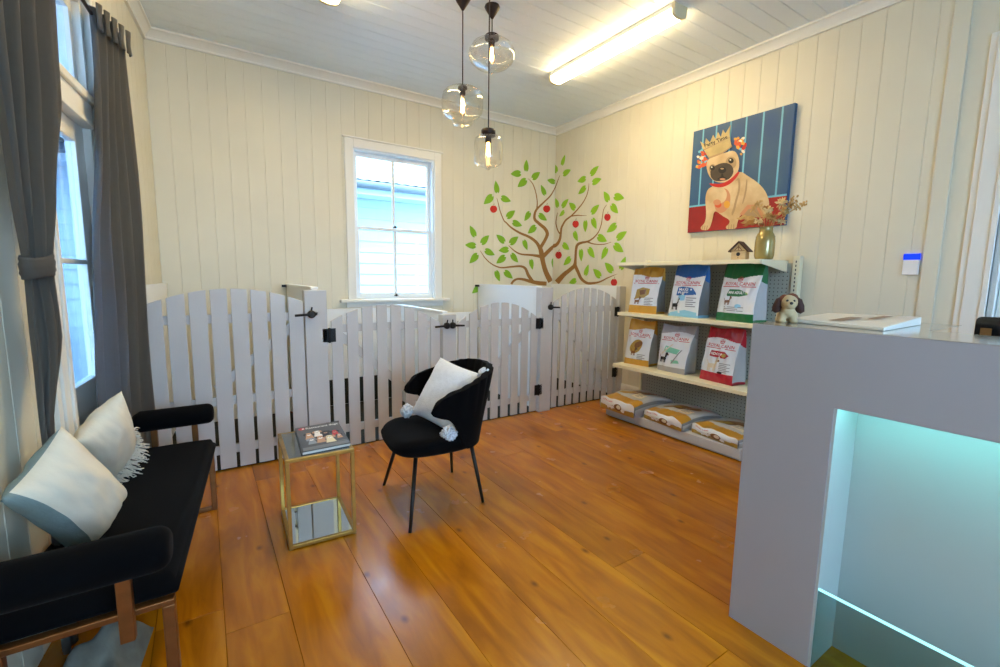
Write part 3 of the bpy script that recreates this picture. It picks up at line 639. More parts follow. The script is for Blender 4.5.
M['bookcover'] = mat('charcoal_cover', '#3d4044', .3, coat=.3, var=.1, vscale=6, bump=.02); M['bookgrey'] = mat('cover_grey', '#74787c', .35, bump=.02); M['page'] = mat('page_white', '#d8d5cc', .7, bump=.1, bscale=200)
M['red'] = mat('print_red', '#c4202a', .45, bump=.02); M['bwhite'] = mat('print_white', '#f0efec', .5, bump=.02); M['tan'] = mat('print_tan', '#c79a78', .5, bump=.02); M['ivory'] = mat('print_ivory', '#e6dcb8', .5, bump=.02); M['dark'] = mat('print_dark', '#1c1b1d', .5, bump=.02); M['blueg'] = mat('print_bluegrey', '#8f99a8', .5, bump=.02)
tb.rotation_euler.z = -.05
bx, by = Vector((.255, .008, 0)), Vector((.034, .425, 0)); b0 = Vector((.392, 2.487, TZ))
bk = empty('magazine', b0 + bx * .5 + by * .5, 'charcoal magazine with dogs on its cover, lying on the side table', 'magazine')
def bkf(z): return lambda x, y: b0 + bx * x + by * y + Vector((0, 0, z))
mb = MB(); mb.prism([(.006, .006), (.994, .006), (.994, .994), (.006, .994)], .003, .016, lambda x, y, h: bkf(h)(x, y)); mb.build('pages', 'page', bk)
mb = MB(); mb.prism([(0, 0), (1, 0), (1, 1), (0, 1)], .016, .019, lambda x, y, h: bkf(h)(x, y)); mb.prism([(0, 0), (1, 0), (1, 1), (0, 1)], .0, .003, lambda x, y, h: bkf(h)(x, y)); mb.prism([(0, 0), (.012, 0), (.012, 1), (0, 1)], .003, .016, lambda x, y, h: bkf(h)(x, y)); mb.build('cover', 'bookcover', bk)
mb = MB(); f = bkf(.0194); f2 = bkf(.0197); f3 = bkf(.02)
put_poly(mb, [(.03, .02), (.99, .02), (.99, .13), (.03, .13)], f, 0); put_poly(mb, [(.6, .15), (.97, .15), (.97, .17), (.6, .17)], f, 0)
put_poly(mb, ell(.13, .9, .075, .05), f, 1); put_poly(mb, ell(.16, .9, .03, .025), f2, 2)
put_text(mb, 'Restaurant dogs', .59, .865, .74, .075, f, 2, .012)
mb.build('cover_title', ['bookgrey', 'red', 'bwhite'], bk); mb = MB()
def doghead(cx, cy, r, c, ec, mc):      # body, head, ears, muzzle, nose and eyes of one printed dog
    put_poly(mb, [(cx - r * 1.1, cy - r * 2.1), (cx + r * 1.1, cy - r * 2.1), (cx + r * .7, cy - r * .4), (cx - r * .7, cy - r * .4)], f, c)
    put_poly(mb, ell(cx, cy, r, r * .72, 16), f2, c)
    for s in (-1, 1): put_poly(mb, ell(cx + s * r * .95, cy + r * .05, r * .32, r * .6, 12, s * .35), f3, ec)
    put_poly(mb, ell(cx, cy - r * .3, r * .5, r * .3, 12), f3, mc)
    for s in (-1, 1): put_poly(mb, ell(cx + s * r * .38, cy + r * .14, r * .11, r * .09, 8), f3, 5)
    put_poly(mb, ell(cx, cy - r * .17, r * .16, r * .09, 8), bkf(.0203), 5)
for a in ((.24, .62, .09, 3, 5, 2), (.43, .66, .085, 2, 3, 2), (.60, .60, .09, 5, 5, 3), (.80, .56, .08, 1, 5, 3), (.26, .40, .085, 6, 6, 2), (.45, .42, .095, 3, 5, 2), (.64, .38, .1, 4, 3, 2), (.86, .40, .06, 3, 5, 2)): doghead(*a)
mb.build('cover_picture', ['bookgrey', 'red', 'bwhite', 'tan', 'ivory', 'dark', 'blueg'], bk)

# ------------------------------------------------------------------ armchair
CC = Vector((1.235, 2.635, 0)); fw = Vector((-.9937, .112, 0)); lf_ = Vector((-.112, -.9937, 0))   # forward, and the chair's left (towards the camera)
def A(f, l, z): return CC + fw * f + lf_ * l + Vector((0, 0, z))
ch = empty('armchair', CC, 'black velvet tub armchair with winged sides and thin black legs', 'chair')
def sup(t, a, b, p=2.6):
    c, s = math.cos(t), math.sin(t); return a * abs(c) ** (2 / p) * (1 if c >= 0 else -1), b * abs(s) ** (2 / p) * (1 if s >= 0 else -1)
mb = MB(); n = 48
prof = [(.02, .385), (.75, .378), (.92, .384), (.98, .402), (1.0, .435), (.99, .46), (.95, .479), (.82, .488), (.4, .484), (.02, .482)]
vs = []
for k, z in prof:
    for j in range(n):
        x, y = sup(2 * PI * j / n, .285, .285, 3.6); x = x + .05
        vs.append(A(x * k + (.0), y * k * (1 - .10 * max(0, -x) / .3), z - (.022 if x * k > .2 and z > .44 else 0) * ((x * k - .2) / .12 if x * k > .2 else 0)))
mb.add(vs, [(i * n + j, i * n + (j + 1) % n, (i + 1) * n + (j + 1) % n, (i + 1) * n + j) for i in range(len(prof) - 1) for j in range(n)] + [tuple(range(n)), tuple(range((len(prof) - 1) * n, len(prof) * n))[::-1]])
mb.build('seat', 'velvet', ch, smooth=True, weld=True)
PT = math.radians(115)
def shell(u, v):
    ph = (2 * u - 1) * PT; a = abs(ph); q = a / PT
    hi = .885 - .175 * q ** 1.9
    def ss(x): x = max(0, min(1, x)); return x * x * (3 - 2 * x)
    lo = .40 + .215 * ss((a - math.radians(70)) / math.radians(28))
    mid = (hi + lo) / 2; hf = (hi - lo) / 2; rho = math.radians(22)
    if a > PT - rho: hf *= math.sqrt(max(0, 1 - ((a - (PT - rho)) / rho) ** 2))
    z = mid + hf * (2 * v - 1)
    k = .90 + .22 * max(0, (z - .40)) / .48
    x, y = sup(ph, .27 * k, .30 * k, 2.3)
    pl = .004 * math.cos(ph * 26) * ss((z - .55) / .25)
    ff = -x * (1 + pl / .3) - .01; bk_ = -.03 * max(0, math.cos(ph)) * max(0, z - .45) / .43
    return A(ff + bk_, y * (1 + pl / .3), z)
mb = MB(); mb.grid(110, 18, shell); o = mb.build('backrest', 'velvet', ch, smooth=True)
s = o.modifiers.new('solid', 'SOLIDIFY'); s.thickness = .042; s.offset = 0; s.use_rim = True
b = o.modifiers.new('bev', 'BEVEL'); b.width = .017; b.segments = 3; b.limit_method = 'ANGLE'; b.angle_limit = math.radians(50)
for foot, top in (((.984, 2.949), (.19, -.19)), ((.91, 2.291), (.19, .19)), ((1.447, 2.379), (-.17, .19)), ((1.485, 2.891), (-.17, -.19))):
    mb = MB(); t = A(top[0], top[1], .392); mb.tube([(foot[0], foot[1], 0), (foot[0] * .6 + t.x * .4, foot[1] * .6 + t.y * .4, .157), t], [.0095, .0115, .013], 12); mb.build('leg', 'black', ch, smooth=True)
# plush cushion on the armchair
cu = pillow(.40, .42, .15, 41, pinch=.05).build('cushion', 'bluewhite', smooth=True, weld=True)
tag(cu, 'pale fluffy square cushion with pompom corners, on the black armchair', 'cushion')
PC0 = Vector((1.30, 2.61, .685))
place(cu, PC0, (.30, -.93, -.16), (-.80, -.10, .50))
def pom(sx, sy, r, seed, off=(0, 0, 0)):
    rnd = random.Random(seed); mb = MB(); c = Vector((sx * .205, sy * .213, .01)) + Vector(off)
    for k in range(300):
        dd = Vector((rnd.gauss(0, 1), rnd.gauss(0, 1), rnd.gauss(0, 1))).normalized()
        mb.tube([c, c + dd * r * .6, c + (dd + Vector((rnd.uniform(-.3, .3),) * 3)) * r * rnd.uniform(.85, 1.0)], [.008, .009, .007], 5)
    q = mb.build('pompom', 'bluewhite', None, smooth=True); q.parent = cu
pom(1, 1, .036, 1); pom(-1, -1, .04, 3, (-.01, -.0, .02)); pom(1, -1, .05, 4, (.0, -.0, .04))
# ------------------------------------------------------------------ pendant lamps
def pendant(label, x, y, prof, cap_r, cap_z0, cap_z1, bulb_z, bulb_h, ngl=40):
    e = empty('pendant_lamp', (x, y, ZC), label, 'lamp', 'clear glass pendant lamps')
    mb = MB(); mb.lathe([(.001, ZC - .001), (.056, ZC - .001), (.06, ZC - .012), (.05, ZC - .03), (.022, ZC - .072), (.009, ZC - .092), (.001, ZC - .092)], (x, y, 0), 28, close=False); mb.build('ceiling_cup', 'lampmetal', e, smooth=True)
    mb = MB(); mb.tube([(x, y, ZC - .09), (x, y, cap_z1)], .0045, 8); mb.build('cord', 'cord', e, smooth=True)
    mb = MB(); mb.lathe([(.001, cap_z1 + .006), (.012, cap_z1 + .004), (cap_r * .9, cap_z1), (cap_r, cap_z1 - .008), (cap_r, cap_z0), (cap_r * .8, cap_z0 - .004), (.022, cap_z0 - .005), (.022, cap_z0 - .045), (.001, cap_z0 - .045)], (x, y, 0), 28, close=False); mb.build('lamp_holder', 'lampmetal', e, smooth=True)
    mb = MB(); mb.lathe(prof, (x, y, 0), ngl, close=False); mb.build('glass_shade', 'globe', e, smooth=True)
    z1 = bulb_z + bulb_h / 2; z0 = bulb_z - bulb_h / 2
    mb = MB(); mb.lathe([(.011, z1), (.014, z1 - .1 * bulb_h), (.026, z1 - .45 * bulb_h), (.029, z1 - .68 * bulb_h), (.022, z1 - .9 * bulb_h), (.001, z0)], (x, y, 0), 20, close=False); b = mb.build('bulb', 'globe', e, smooth=True)
    mb = MB()
    for k in range(5):
        a = 2 * PI * k / 5; dx, dy = .011 * math.cos(a), .011 * math.sin(a); mb.tube([(x + dx * .5, y + dy * .5, z1 - .15 * bulb_h), (x + dx, y + dy, z1 - .8 * bulb_h)], .0042, 6)
    mb.build('filament', 'bulb', b)
def pz(u, v, y): return aty(u, v, y).z
P1 = [(.035, 2.872), (.075, 2.872), (.125, 2.858), (.15, 2.83), (.158, 2.79), (.158, 2.73), (.15, 2.695), (.13, 2.67), (.095, 2.652), (.078, 2.645), (.074, 2.625), (.07, 2.608), (.055, 2.598), (.001, 2.596)]
pendant('pendant lamp with a rounded clear glass shade and a small foot ring, leftmost of three', 1.745, 3.22, P1, .036, 2.868, 2.888, 2.745, .15)
P2 = [(.045, 3.285), (.06, 3.282), (.10, 3.268), (.15, 3.235), (.178, 3.19), (.18, 3.155), (.165, 3.115), (.125, 3.08), (.07, 3.06), (.025, 3.045), (.012, 3.03), (.001, 3.02)]
pendant('pendant lamp with a squat onion shaped clear glass shade, highest of three', 1.985, 3.19, P2, .055, 3.275, 3.305, 3.165, .14)
P3 = [(.05, 2.455), (.075, 2.452), (.094, 2.437), (.1, 2.41), (.1, 2.285), (.094, 2.262), (.07, 2.25), (.03, 2.238), (.012, 2.222), (.001, 2.216)]
pendant('pendant lamp with a jar shaped clear glass shade, lowest of three', 1.782, 2.9, P3, .052, 2.455, 2.5, 2.37, .15)
# ------------------------------------------------------------------ fluorescent battens
def batten(label, x, y0, y1, w=.15):
    e = empty('ceiling_light', (x, (y0 + y1) / 2, ZC), label, 'ceiling light', 'fluorescent ceiling lights')
    mb = MB(); mb.box((x - w / 2, y0 + .012, ZC - .035), (x + w / 2, y1 - .012, ZC - .0005)); mb.build('batten_body', 'trim', e, bevel=.004)
    k = 10; ring = [(x - w / 2 + .004, ZC - .035)] + [(x - (w / 2 - .004) * math.cos(PI * (.1 + .8 * i / k)), ZC - .05 - .042 * math.sin(PI * (.1 + .8 * i / k)) ** .6) for i in range(k + 1)] + [(x + w / 2 - .004, ZC - .035)]
    mb = MB(); mb.prism(ring, y0 + .03, y1 - .03, lambda a, z, h: (a, h, z)); mb.build('diffuser', 'fluo', e)
    for ya, yb in ((y0, y0 + .03), (y1 - .03, y1)):
        mb = MB(); r2 = [(x + (a - x) * 1.06, ZC - .0005 - (ZC - z) * 1.04) for a, z in ring]; r2[0] = (x - w / 2 - .003, ZC - .001); r2[-1] = (x + w / 2 + .003, ZC - .001)
        mb.prism(r2, ya, yb, lambda a, z, h: (a, h, z)); mb.build('end_cap', 'fluoend', e, bevel=.003)
batten('long lit fluorescent ceiling light near the right wall', 3.15, 2.36, 3.84)
batten('lit fluorescent ceiling light above the middle of the room, only its end tip in view', atz(318, 1, 3.43).x + .07, atz(318, 1, 3.43).y - 1.5, atz(318, 1, 3.43).y)
# ------------------------------------------------------------------ tree mural
crop = {'A': (460, 150), 'B': (540, 150), 'C': (460, 220), 'D': (540, 220)}; SC = 8.34
def mp(c, x, y, o=.002):
    u, v = crop[c][0] + x / SC, crop[c][1] + y / SC
    if u < 554.6: p = aty(u, v, YB - o); p.x = min(p.x, XR - o); return p
    p = atx(u, v, XR - o); p.y = min(p.y, YB - o); return p
tree = empty('tree_mural', (XR - .5, YB, 1.4), 'painted green leafed apple tree with brown branches spreading across the wall corner', 'wall mural')
def onright(c, x): return crop[c][0] + x / SC >= 554.6
def leaf2(c, cx, cy, tx, ty, bx, by, w=.42):
    T, Bs = mp(c, tx, ty), mp(c, bx, by)
    r = onright(c, cx); n = Vector((-1, 0, 0)) if r else Vector((0, -1, 0))
    if r: T = atx(crop[c][0] + tx / SC, crop[c][1] + ty / SC, XR - .002); Bs = atx(crop[c][0] + bx / SC, crop[c][1] + by / SC, XR - .002)
    else: T = aty(crop[c][0] + tx / SC, crop[c][1] + ty / SC, YB - .002); Bs = aty(crop[c][0] + bx / SC, crop[c][1] + by / SC, YB - .002)
    a = T - Bs; L = a.length; a.normalize(); s = n.cross(a); wd = L * w
    prof = [(0, .30), (.06, .62), (.16, .86), (.32, 1), (.5, .93), (.68, .70), (.84, .40), (.95, .14), (1, 0)]
    pr = [Bs + a * L * t + s * wd * .62 * q for t, q in prof] + [Bs + a * L * t - s * wd * .62 * q for t, q in prof[::-1][1:]]
    # the little notch where the stalk would sit
    pr.append(Bs + a * L * .13)
    mb = MB(); m = len(pr); cpt = Bs + a * L * .4
    mb.add([p for p in pr] + [p + n * .0006 for p in pr] + [cpt + n * .0006], [(m + i, m + (i + 1) % m, 2 * m) for i in range(m)] + [(i, (i + 1) % m, m + (i + 1) % m, m + i) for i in range(m)])
    mb.build('leaf', 'leafy' if r else 'leafg', tree)
LEAVES = '''A 553 130 556 80 550 180;A 467 198 422 200 510 195;A 630 203 668 185 600 240;A 518 275 480 308 555 245;A 298 308 297 255 312 362;A 238 413 198 452 275 378;A 380 410 425 428 340 395;A 422 535 460 505 388 565;A 475 610 518 632 435 600;A 563 550 537 592 585 515;A 690 557 725 588 655 535;A 700 335 675 290 712 378;A 763 255 727 250 795 268;A 798 150 780 115 810 188;B 190 82 210 38 180 130;B 222 175 258 165 190 205;B 453 168 490 132 418 210;B 350 245 312 262 385 235;B 472 248 513 240 433 275;B 352 335 318 368 385 305;B 557 385 532 345 575 430;B 657 400 703 403 615 385;B 622 485 652 528 592 455;B 457 492 495 455 425 530;B 145 440 128 402 152 480;B 207 443 238 408 180 478;B 275 463 243 440 295 495;B 188 532 160 553 205 508;D 378 48 378 102 378 0;D 455 30 470 75 435 -15;D 600 68 555 103 640 35;C 112 93 82 45 128 142;C 207 163 243 127 175 200;C 90 208 42 208 135 215;C 116 320 78 362 150 282;C 247 265 290 292 205 250;C 342 153 302 122 375 188;C 450 167 487 138 413 200;C 365 250 322 255 408 245;C 340 332 302 362 380 300;C 452 317 485 355 425 280;C 543 208 562 252 530 165;C 600 80 565 112 635 50;C 598 370 605 415 590 325;C 783 365 780 412 782 318;C 310 465 330 512 298 420;C 403 457 440 488 368 425;C 140 580 100 612 175 545;D 305 133 315 178 282 95;D 213 220 245 247 188 198;D 228 343 195 377 258 312;D 517 153 558 178 478 135;D 680 125 725 95 637 160;D 656 237 697 268 615 203;D 428 273 455 317 403 232;D 345 290 345 345 340 240;D 540 278 512 330 560 228;D 690 350 715 305 670 415;D 580 395 540 355 608 435;D 390 418 405 370 375 465;D 478 440 443 408 508 478;D 275 507 242 525 305 500'''
for l in LEAVES.split(';'):
    c, *q = l.split(); leaf2(c, *map(float, q))
for c, x, y in (('A', 280, 492), ('A', 723, 490), ('B', 297, 617), ('B', 562, 560), ('D', 155, 292), ('D', 617, 520)):
    mb = MB(); r = onright(c, x)
    f = (lambda a, b: atx(crop[c][0] + a / SC, crop[c][1] + b / SC, XR - .003)) if r else (lambda a, b: aty(crop[c][0] + a / SC, crop[c][1] + b / SC, YB - .003))
    wd = 28 if not r else 25
    put_poly(mb, [(x + wd * math.cos(t) * (1 + .08 * math.cos(2 * t)), y + 32 * math.sin(t) + (6 if math.sin(t) < -.95 else 0)) for t in [2 * PI * i / 22 for i in range(22)]], f, 0)
    put_poly(mb, [(x - 2, y - 28), (x + 2, y - 28), (x + 8, y - 46), (x + 4, y - 47)], f, 1); mb.build('apple', ['apple', 'bark'], tree)
def branch(pts, sub=6):
    P = [(crop[c][0] + x / SC, crop[c][1] + y / SC, w * .5 / SC) for c, x, y, w in pts]; out = []
    for i in range(len(P) - 1):
        p0, p1, p2, p3 = P[max(i - 1, 0)], P[i], P[i + 1], P[min(i + 2, len(P) - 1)]
        for k in range(sub):
            t = k / sub; out.append(tuple(.5 * (2 * p1[j] + (p2[j] - p0[j]) * t + (2 * p0[j] - 5 * p1[j] + 4 * p2[j] - p3[j]) * t * t + (3 * p1[j] - p0[j] - 3 * p2[j] + p3[j]) * t ** 3) for j in range(3)))
    out.append(P[-1]); L = []
    for i, (u, v, w) in enumerate(out):
        a = out[max(i - 1, 0)]; b = out[min(i + 1, len(out) - 1)]; du, dv = b[0] - a[0], b[1] - a[1]; q = math.hypot(du, dv) or 1
        L.append(((u - dv / q * w, v + du / q * w), (u + dv / q * w, v - du / q * w)))
    return L
def wallpt(u, v, o):
    if u < 554.6: p = aty(u, v, YB - o); p.x = min(p.x, XR - o); return p
    p = atx(u, v, XR - o); p.y = min(p.y, YB - o); return p
mb = MB(); k = 0
for b in ([('C', 757, 516, 45), ('C', 715, 430, 40), ('C', 692, 350, 38), ('C', 683, 295, 42), ('C', 672, 245, 36), ('C', 662, 212, 28)],
          [('C', 672, 250, 30), ('C', 640, 190, 26), ('C', 580, 143, 22), ('C', 500, 108, 18), ('C', 430, 65, 14), ('C', 385, 22, 11), ('A', 365, 585, 9), ('A', 335, 510, 8), ('A', 318, 440, 6), ('A', 307, 400, 3)],
          [('C', 668, 235, 28), ('C', 710, 165, 26), ('C', 728, 115, 28), ('C', 708, 72, 27), ('C', 660, 30, 25), ('A', 625, 580, 23), ('A', 622, 540, 20), ('A', 640, 495, 18), ('A', 700, 435, 13), ('A', 755, 380, 11), ('A', 795, 310, 8), ('B', 150, 250, 6), ('B', 166, 210, 3)],
          [('A', 641, 490, 12), ('A', 644, 430, 9), ('A', 631, 350, 8), ('A', 605, 280, 7), ('A', 568, 238, 3)],
          [('C', 688, 310, 34), ('C', 760, 238, 30), ('D', 143, 200, 26), ('D', 165, 160, 21), ('D', 173, 115, 18), ('D', 178, 70, 16), ('B', 190, 625, 15), ('B', 215, 585, 14), ('B', 260, 550, 12), ('B', 300, 510, 11), ('B', 350, 450, 9), ('B', 385, 390, 7), ('B', 403, 330, 6), ('B', 408, 278, 3)],
          [('D', 172, 122, 12), ('D', 150, 90, 10), ('D', 137, 50, 9), ('B', 133, 600, 8), ('B', 140, 550, 6), ('B', 148, 520, 3)],
          [('B', 258, 552, 10), ('B', 310, 545, 9), ('B', 350, 547, 6), ('B', 392, 547, 2)],
          [('C', 680, 305, 30), ('C', 600, 293, 18), ('C', 510, 285, 14), ('C', 455, 258, 10), ('C', 405, 212, 4)],
          [('C', 722, 531, 34), ('C', 650, 525, 33), ('C', 580, 510, 27), ('C', 530, 496, 22), ('C', 480, 492, 18), ('C', 445, 510, 18), ('C', 428, 535, 18)],
          [('C', 605, 512, 28), ('C', 570, 460, 26), ('C', 545, 405, 22), ('C', 505, 386, 18), ('C', 430, 390, 15), ('C', 340, 397, 12), ('C', 270, 370, 10), ('C', 212, 320, 8), ('C', 168, 255, 3)],
          [('D', 140, 520, 46), ('D', 200, 455, 36), ('D', 250, 415, 32), ('D', 288, 378, 30), ('D', 295, 330, 20), ('D', 300, 250, 20), ('D', 312, 208, 22), ('D', 345, 190, 20), ('D', 400, 178, 15), ('D', 450, 145, 11), ('D', 490, 95, 8), ('D', 510, 40, 7), ('B', 515, 600, 7), ('B', 530, 500, 5), ('B', 556, 457, 3)],
          [('D', 290, 372, 28), ('D', 320, 440, 26), ('D', 345, 490, 24), ('D', 390, 525, 22), ('D', 440, 527, 20), ('D', 500, 515, 14), ('D', 570, 480, 9), ('D', 645, 450, 2)],
          [('D', 395, 182, 14), ('D', 450, 200, 9), ('D', 530, 203, 7), ('D', 595, 184, 3)]):
    L = branch(b); o = .0012 + .00012 * k; k += 1
    mb = MB()
    for (a0, a1), (b0, b1) in zip(L, L[1:]): mb.add([wallpt(*a0, o), wallpt(*a1, o), wallpt(*b1, o), wallpt(*b0, o)], [(0, 1, 2, 3)])
    mb.build('branch', 'bark', tree)
# ------------------------------------------------------------------ painting of a dog
cx0, cy0, cs = 685, 100, 4.767
M['pblue'] = mat('paint_blue', '#1f4f80', .55, var=.45, vscale=2.2, col2='#3b5f7c', bump=.08, bscale=60); M['pstripe'] = mat('paint_light_blue', '#6fb9d6', .5, bump=.08, bscale=60); M['pred'] = mat('paint_red', '#a51c14', .5, var=.3, vscale=5, bump=.08, bscale=60)
M['pcream'] = mat('paint_cream', '#dcc69c', .55, var=.2, vscale=7, col2='#c4a67a', bump=.08, bscale=60); M['pdark'] = mat('paint_muzzle', '#4b4036', .6, var=.3, vscale=12, bump=.08); M['pblack'] = mat('paint_black', '#16130f', .5, bump=.08); M['pcrown'] = mat('paint_crown', '#c9b47c', .55, var=.25, vscale=10, bump=.08); M['porange'] = mat('paint_orange', '#d2562a', .55, bump=.08); M['pyellow'] = mat('paint_yellow', '#dba13a', .55, bump=.08); M['ppink'] = mat('paint_pink', '#c98c66', .55, bump=.08); M['pwhite'] = mat('paint_white', '#e9e2d0', .55, bump=.08); M['pshade'] = mat('paint_tan', '#a98e68', .55, bump=.08); M['pcoll'] = mat('paint_collar', '#c3241c', .5, bump=.08)
PN = ['pblue', 'pstripe', 'pred', 'pcream', 'pdark', 'pblack', 'pcrown', 'porange', 'pyellow', 'ppink', 'pwhite', 'pshade', 'pcoll']; PI_ = {n: i for i, n in enumerate(PN)}
pa, pb, pzt, pzb, XP = 2.94, 2.0, 2.93, 1.93, XR - .045
pic = empty('painting', (XR, (pa + pb) / 2, pzb), 'canvas painting of a cream bulldog wearing a paper crown, blue striped background', 'painting')
mb = MB(); mb.box((XP, pb, pzb), (XR - .001, pa, pzt)); mb.build('canvas', 'pblue', pic, bevel=.002)
lay = [0]
def pf(o): return lambda x, y: Vector((XP - .0006 - .00012 * o, atx(cx0 + x / cs, cy0 + y / cs, XP).y, atx(cx0 + x / cs, cy0 + y / cs, XP).z))
mb = MB()
def chaikin(p, it=2):
    for _ in range(it): p = [(a[0] * s + b[0] * (1 - s), a[1] * s + b[1] * (1 - s)) for a, b in zip(p, p[1:] + p[:1]) for s in (.75, .25)]
    return p
def pp(pts, c, sub=None):
    if c != 'pcrown' and 5 < len(pts) < 40: pts = chaikin(pts)
    lay[0] += 1; put_poly(mb, pts, pf(lay[0]), PI_[c], sub)
def wy(x): return pf(0)(x[0], x[1])
e = .001; zr = pzb + .27
mb.add([(XP - .0002, pa - e, pzb + e), (XP - .0002, pb + e, pzb + e), (XP - .0002, pb + e, pzb + .25), (XP - .0002, pa - e, pzb + .26)], [(0, 1, 2, 3)], PI_['pred'])
def stripe(y, z0, z1, w=.008): mb.add([(XP - .0003, y + w, z0), (XP - .0003, y - w, z0), (XP - .0003, y - w, z1), (XP - .0003, y + w, z1)], [(0, 1, 2, 3)], PI_['pstripe'])
for f in (.115, .26, .41, .565, .725, .89): stripe(pa - .95 * f, pzb + .255, pzt - .002)
mb.add([(XP - .0004, pa - e, pzb + .255), (XP - .0004, pb + e, pzb + .245), (XP - .0004, pb + e, pzb + .262), (XP - .0004, pa - e, pzb + .272)], [(0, 1, 2, 3)], PI_['pstripe'])
rndp = random.Random(9)
for cx, cy, rx, ry, nn in ((80, 288, 26, 52, 26), (262, 212, 26, 52, 26)):
    for k in range(nn):
        a = rndp.uniform(0, 2 * PI); q = math.sqrt(rndp.random()); pp(ell(cx + rx * q * math.cos(a), cy + ry * q * math.sin(a), rndp.uniform(6, 11), rndp.uniform(6, 12), 9, a), rndp.choice(['porange', 'pwhite', 'porange', 'pcoll', 'pyellow', 'pstripe']))
pp([(300, 362), (262, 335), (180, 405), (130, 412), (108, 428), (97, 470), (104, 540), (98, 585), (76, 606), (78, 620), (116, 622), (132, 575), (142, 522), (180, 553), (216, 572), (213, 590), (194, 606), (203, 618), (246, 615), (251, 588), (264, 546), (300, 542), (350, 546), (385, 560), (402, 520), (404, 480), (384, 430), (345, 390)], 'pcream')
pp([(262, 545), (300, 500), (352, 500), (385, 560), (300, 560)], 'ppink'); pp([(275, 555), (305, 520), (345, 520), (365, 560)], 'pshade')
pp([(232, 400), (262, 360), (268, 420), (250, 480), (240, 530), (222, 560), (228, 500)], 'pshade'); pp([(228, 410), (254, 372), (258, 425), (240, 480), (232, 520), (214, 560), (215, 480)], 'pcream')
pp(ell(180, 480, 38, 60, 18, .2), 'ppink'); pp(ell(170, 455, 32, 38, 18, .2), 'pcream'); pp(ell(202, 498, 15, 18), 'pyellow'); pp(ell(160, 500, 16, 14), 'porange'); pp(ell(155, 488, 18, 14), 'ppink')
pp([(294, 380), (300, 376), (298, 430), (282, 490), (272, 500), (288, 440)], 'pshade'); pp([(350, 490), (366, 478), (352, 505), (335, 540), (330, 530)], 'pshade')
for x in (86, 97, 108): pp([(x, 598), (x + 3, 600), (x - 2, 621), (x - 5, 620)], 'pshade')
for x in (210, 222, 234): pp([(x, 592), (x + 3, 594), (x + 1, 616), (x - 2, 616)], 'pshade')
pp([(104, 322), (107, 290), (130, 272), (190, 254), (236, 238), (258, 268), (263, 320), (246, 362), (204, 394), (150, 394), (117, 366)], 'pcream')
pp(ell(222, 300, 26, 30, 16), 'pshade'); pp(ell(135, 330, 18, 24, 16), 'pshade')
pp([(122, 350), (128, 328), (155, 308), (190, 298), (224, 308), (236, 338), (228, 362), (205, 384), (150, 390), (128, 374)], 'pdark')
pp(ell(133, 324, 12, 12), 'pblack'); pp(ell(222, 290, 13, 13), 'pblack'); pp(ell(130, 321, 4, 4, 8), 'pwhite'); pp(ell(219, 286, 4, 4, 8), 'pwhite')
pp([(160, 336), (168, 322), (182, 317), (198, 326), (200, 338), (188, 350), (170, 351)], 'pblack'); pp(ell(180, 328, 9, 4, 10), 'pshade')
pp([(176, 352), (184, 352), (186, 366), (205, 374), (200, 380), (182, 370), (160, 382), (156, 377), (176, 366)], 'pblack'); pp(ell(182, 378, 14, 5, 10), 'ppink')
pp([(118, 398), (130, 412), (178, 420), (228, 396), (264, 350), (258, 338), (222, 378), (175, 402), (128, 398)], 'pcoll')
pp([(88, 232), (75, 198), (97, 212), (103, 183), (122, 203), (137, 167), (150, 188), (160, 152), (174, 178), (184, 142), (196, 160), (222, 118), (215, 165), (226, 224), (180, 256), (118, 280)], 'pcrown')
pp([(91, 236), (216, 176), (217, 181), (92, 242)], 'pshade'); pp([(112, 264), (226, 214), (228, 224), (180, 258), (118, 281)], 'pshade')
pp([(114, 262), (224, 213), (225, 218), (180, 250), (118, 272)], 'pcrown')
lay[0] += 1; ta = -math.atan2(50, 122)
fpt = pf(lay[0]); put_text(mb, 'Party Time', 153, 205, 118, -17, lambda x, y: fpt(x, y), PI_['pblack'], .02, ta)
mb.build('dog_picture', PN, pic)
# ------------------------------------------------------------------ shelf unit
SY0, SY1 = 1.885, 3.39; XBK = 4.205
sh = empty('shelf_unit', (3.9, (SY0 + SY1) / 2, 0), 'cream gondola shelf unit with pegboard back, holding pet food bags, against the right wall', 'shelf')
mb = MB(); mb.box((XBK, SY0 + .002, .1), (XBK + .02, SY1 - .002, 1.6)); pbk = mb.build('pegboard_back', 'peg', sh)
mb = MB(); pit = .034
for j in range(int(1.46 / pit)):
    for i in range(int((SY1 - SY0 - .06) / pit)):
        y = SY0 + .04 + i * pit; z = .13 + j * pit; k = 6
        mb.add([(XBK - .0008, y + .0052 * math.cos(2 * PI * t / k), z + .0052 * math.sin(2 * PI * t / k)) for t in range(k)], [tuple(range(k))])
mb.build('peg_holes', 'hole', pbk)
for y0, y1 in ((SY0 - .055, SY0 - .001), (SY1 + .001, SY1 + .03)):
    mb = MB(); mb.box((XBK - .02, y0, 0), (XBK + .045, y1, 1.66)); up_ = mb.build('upright', 'shelf', sh, bevel=.003)
    mb = MB()
    for k in range(44): mb.box((XBK - .0212, (y0 + y1) / 2 - .004, .14 + k * .034), (XBK - .0198, (y0 + y1) / 2 + .004, .158 + k * .034))
    if y0 < SY0: mb.build('slots', 'hole', up_)
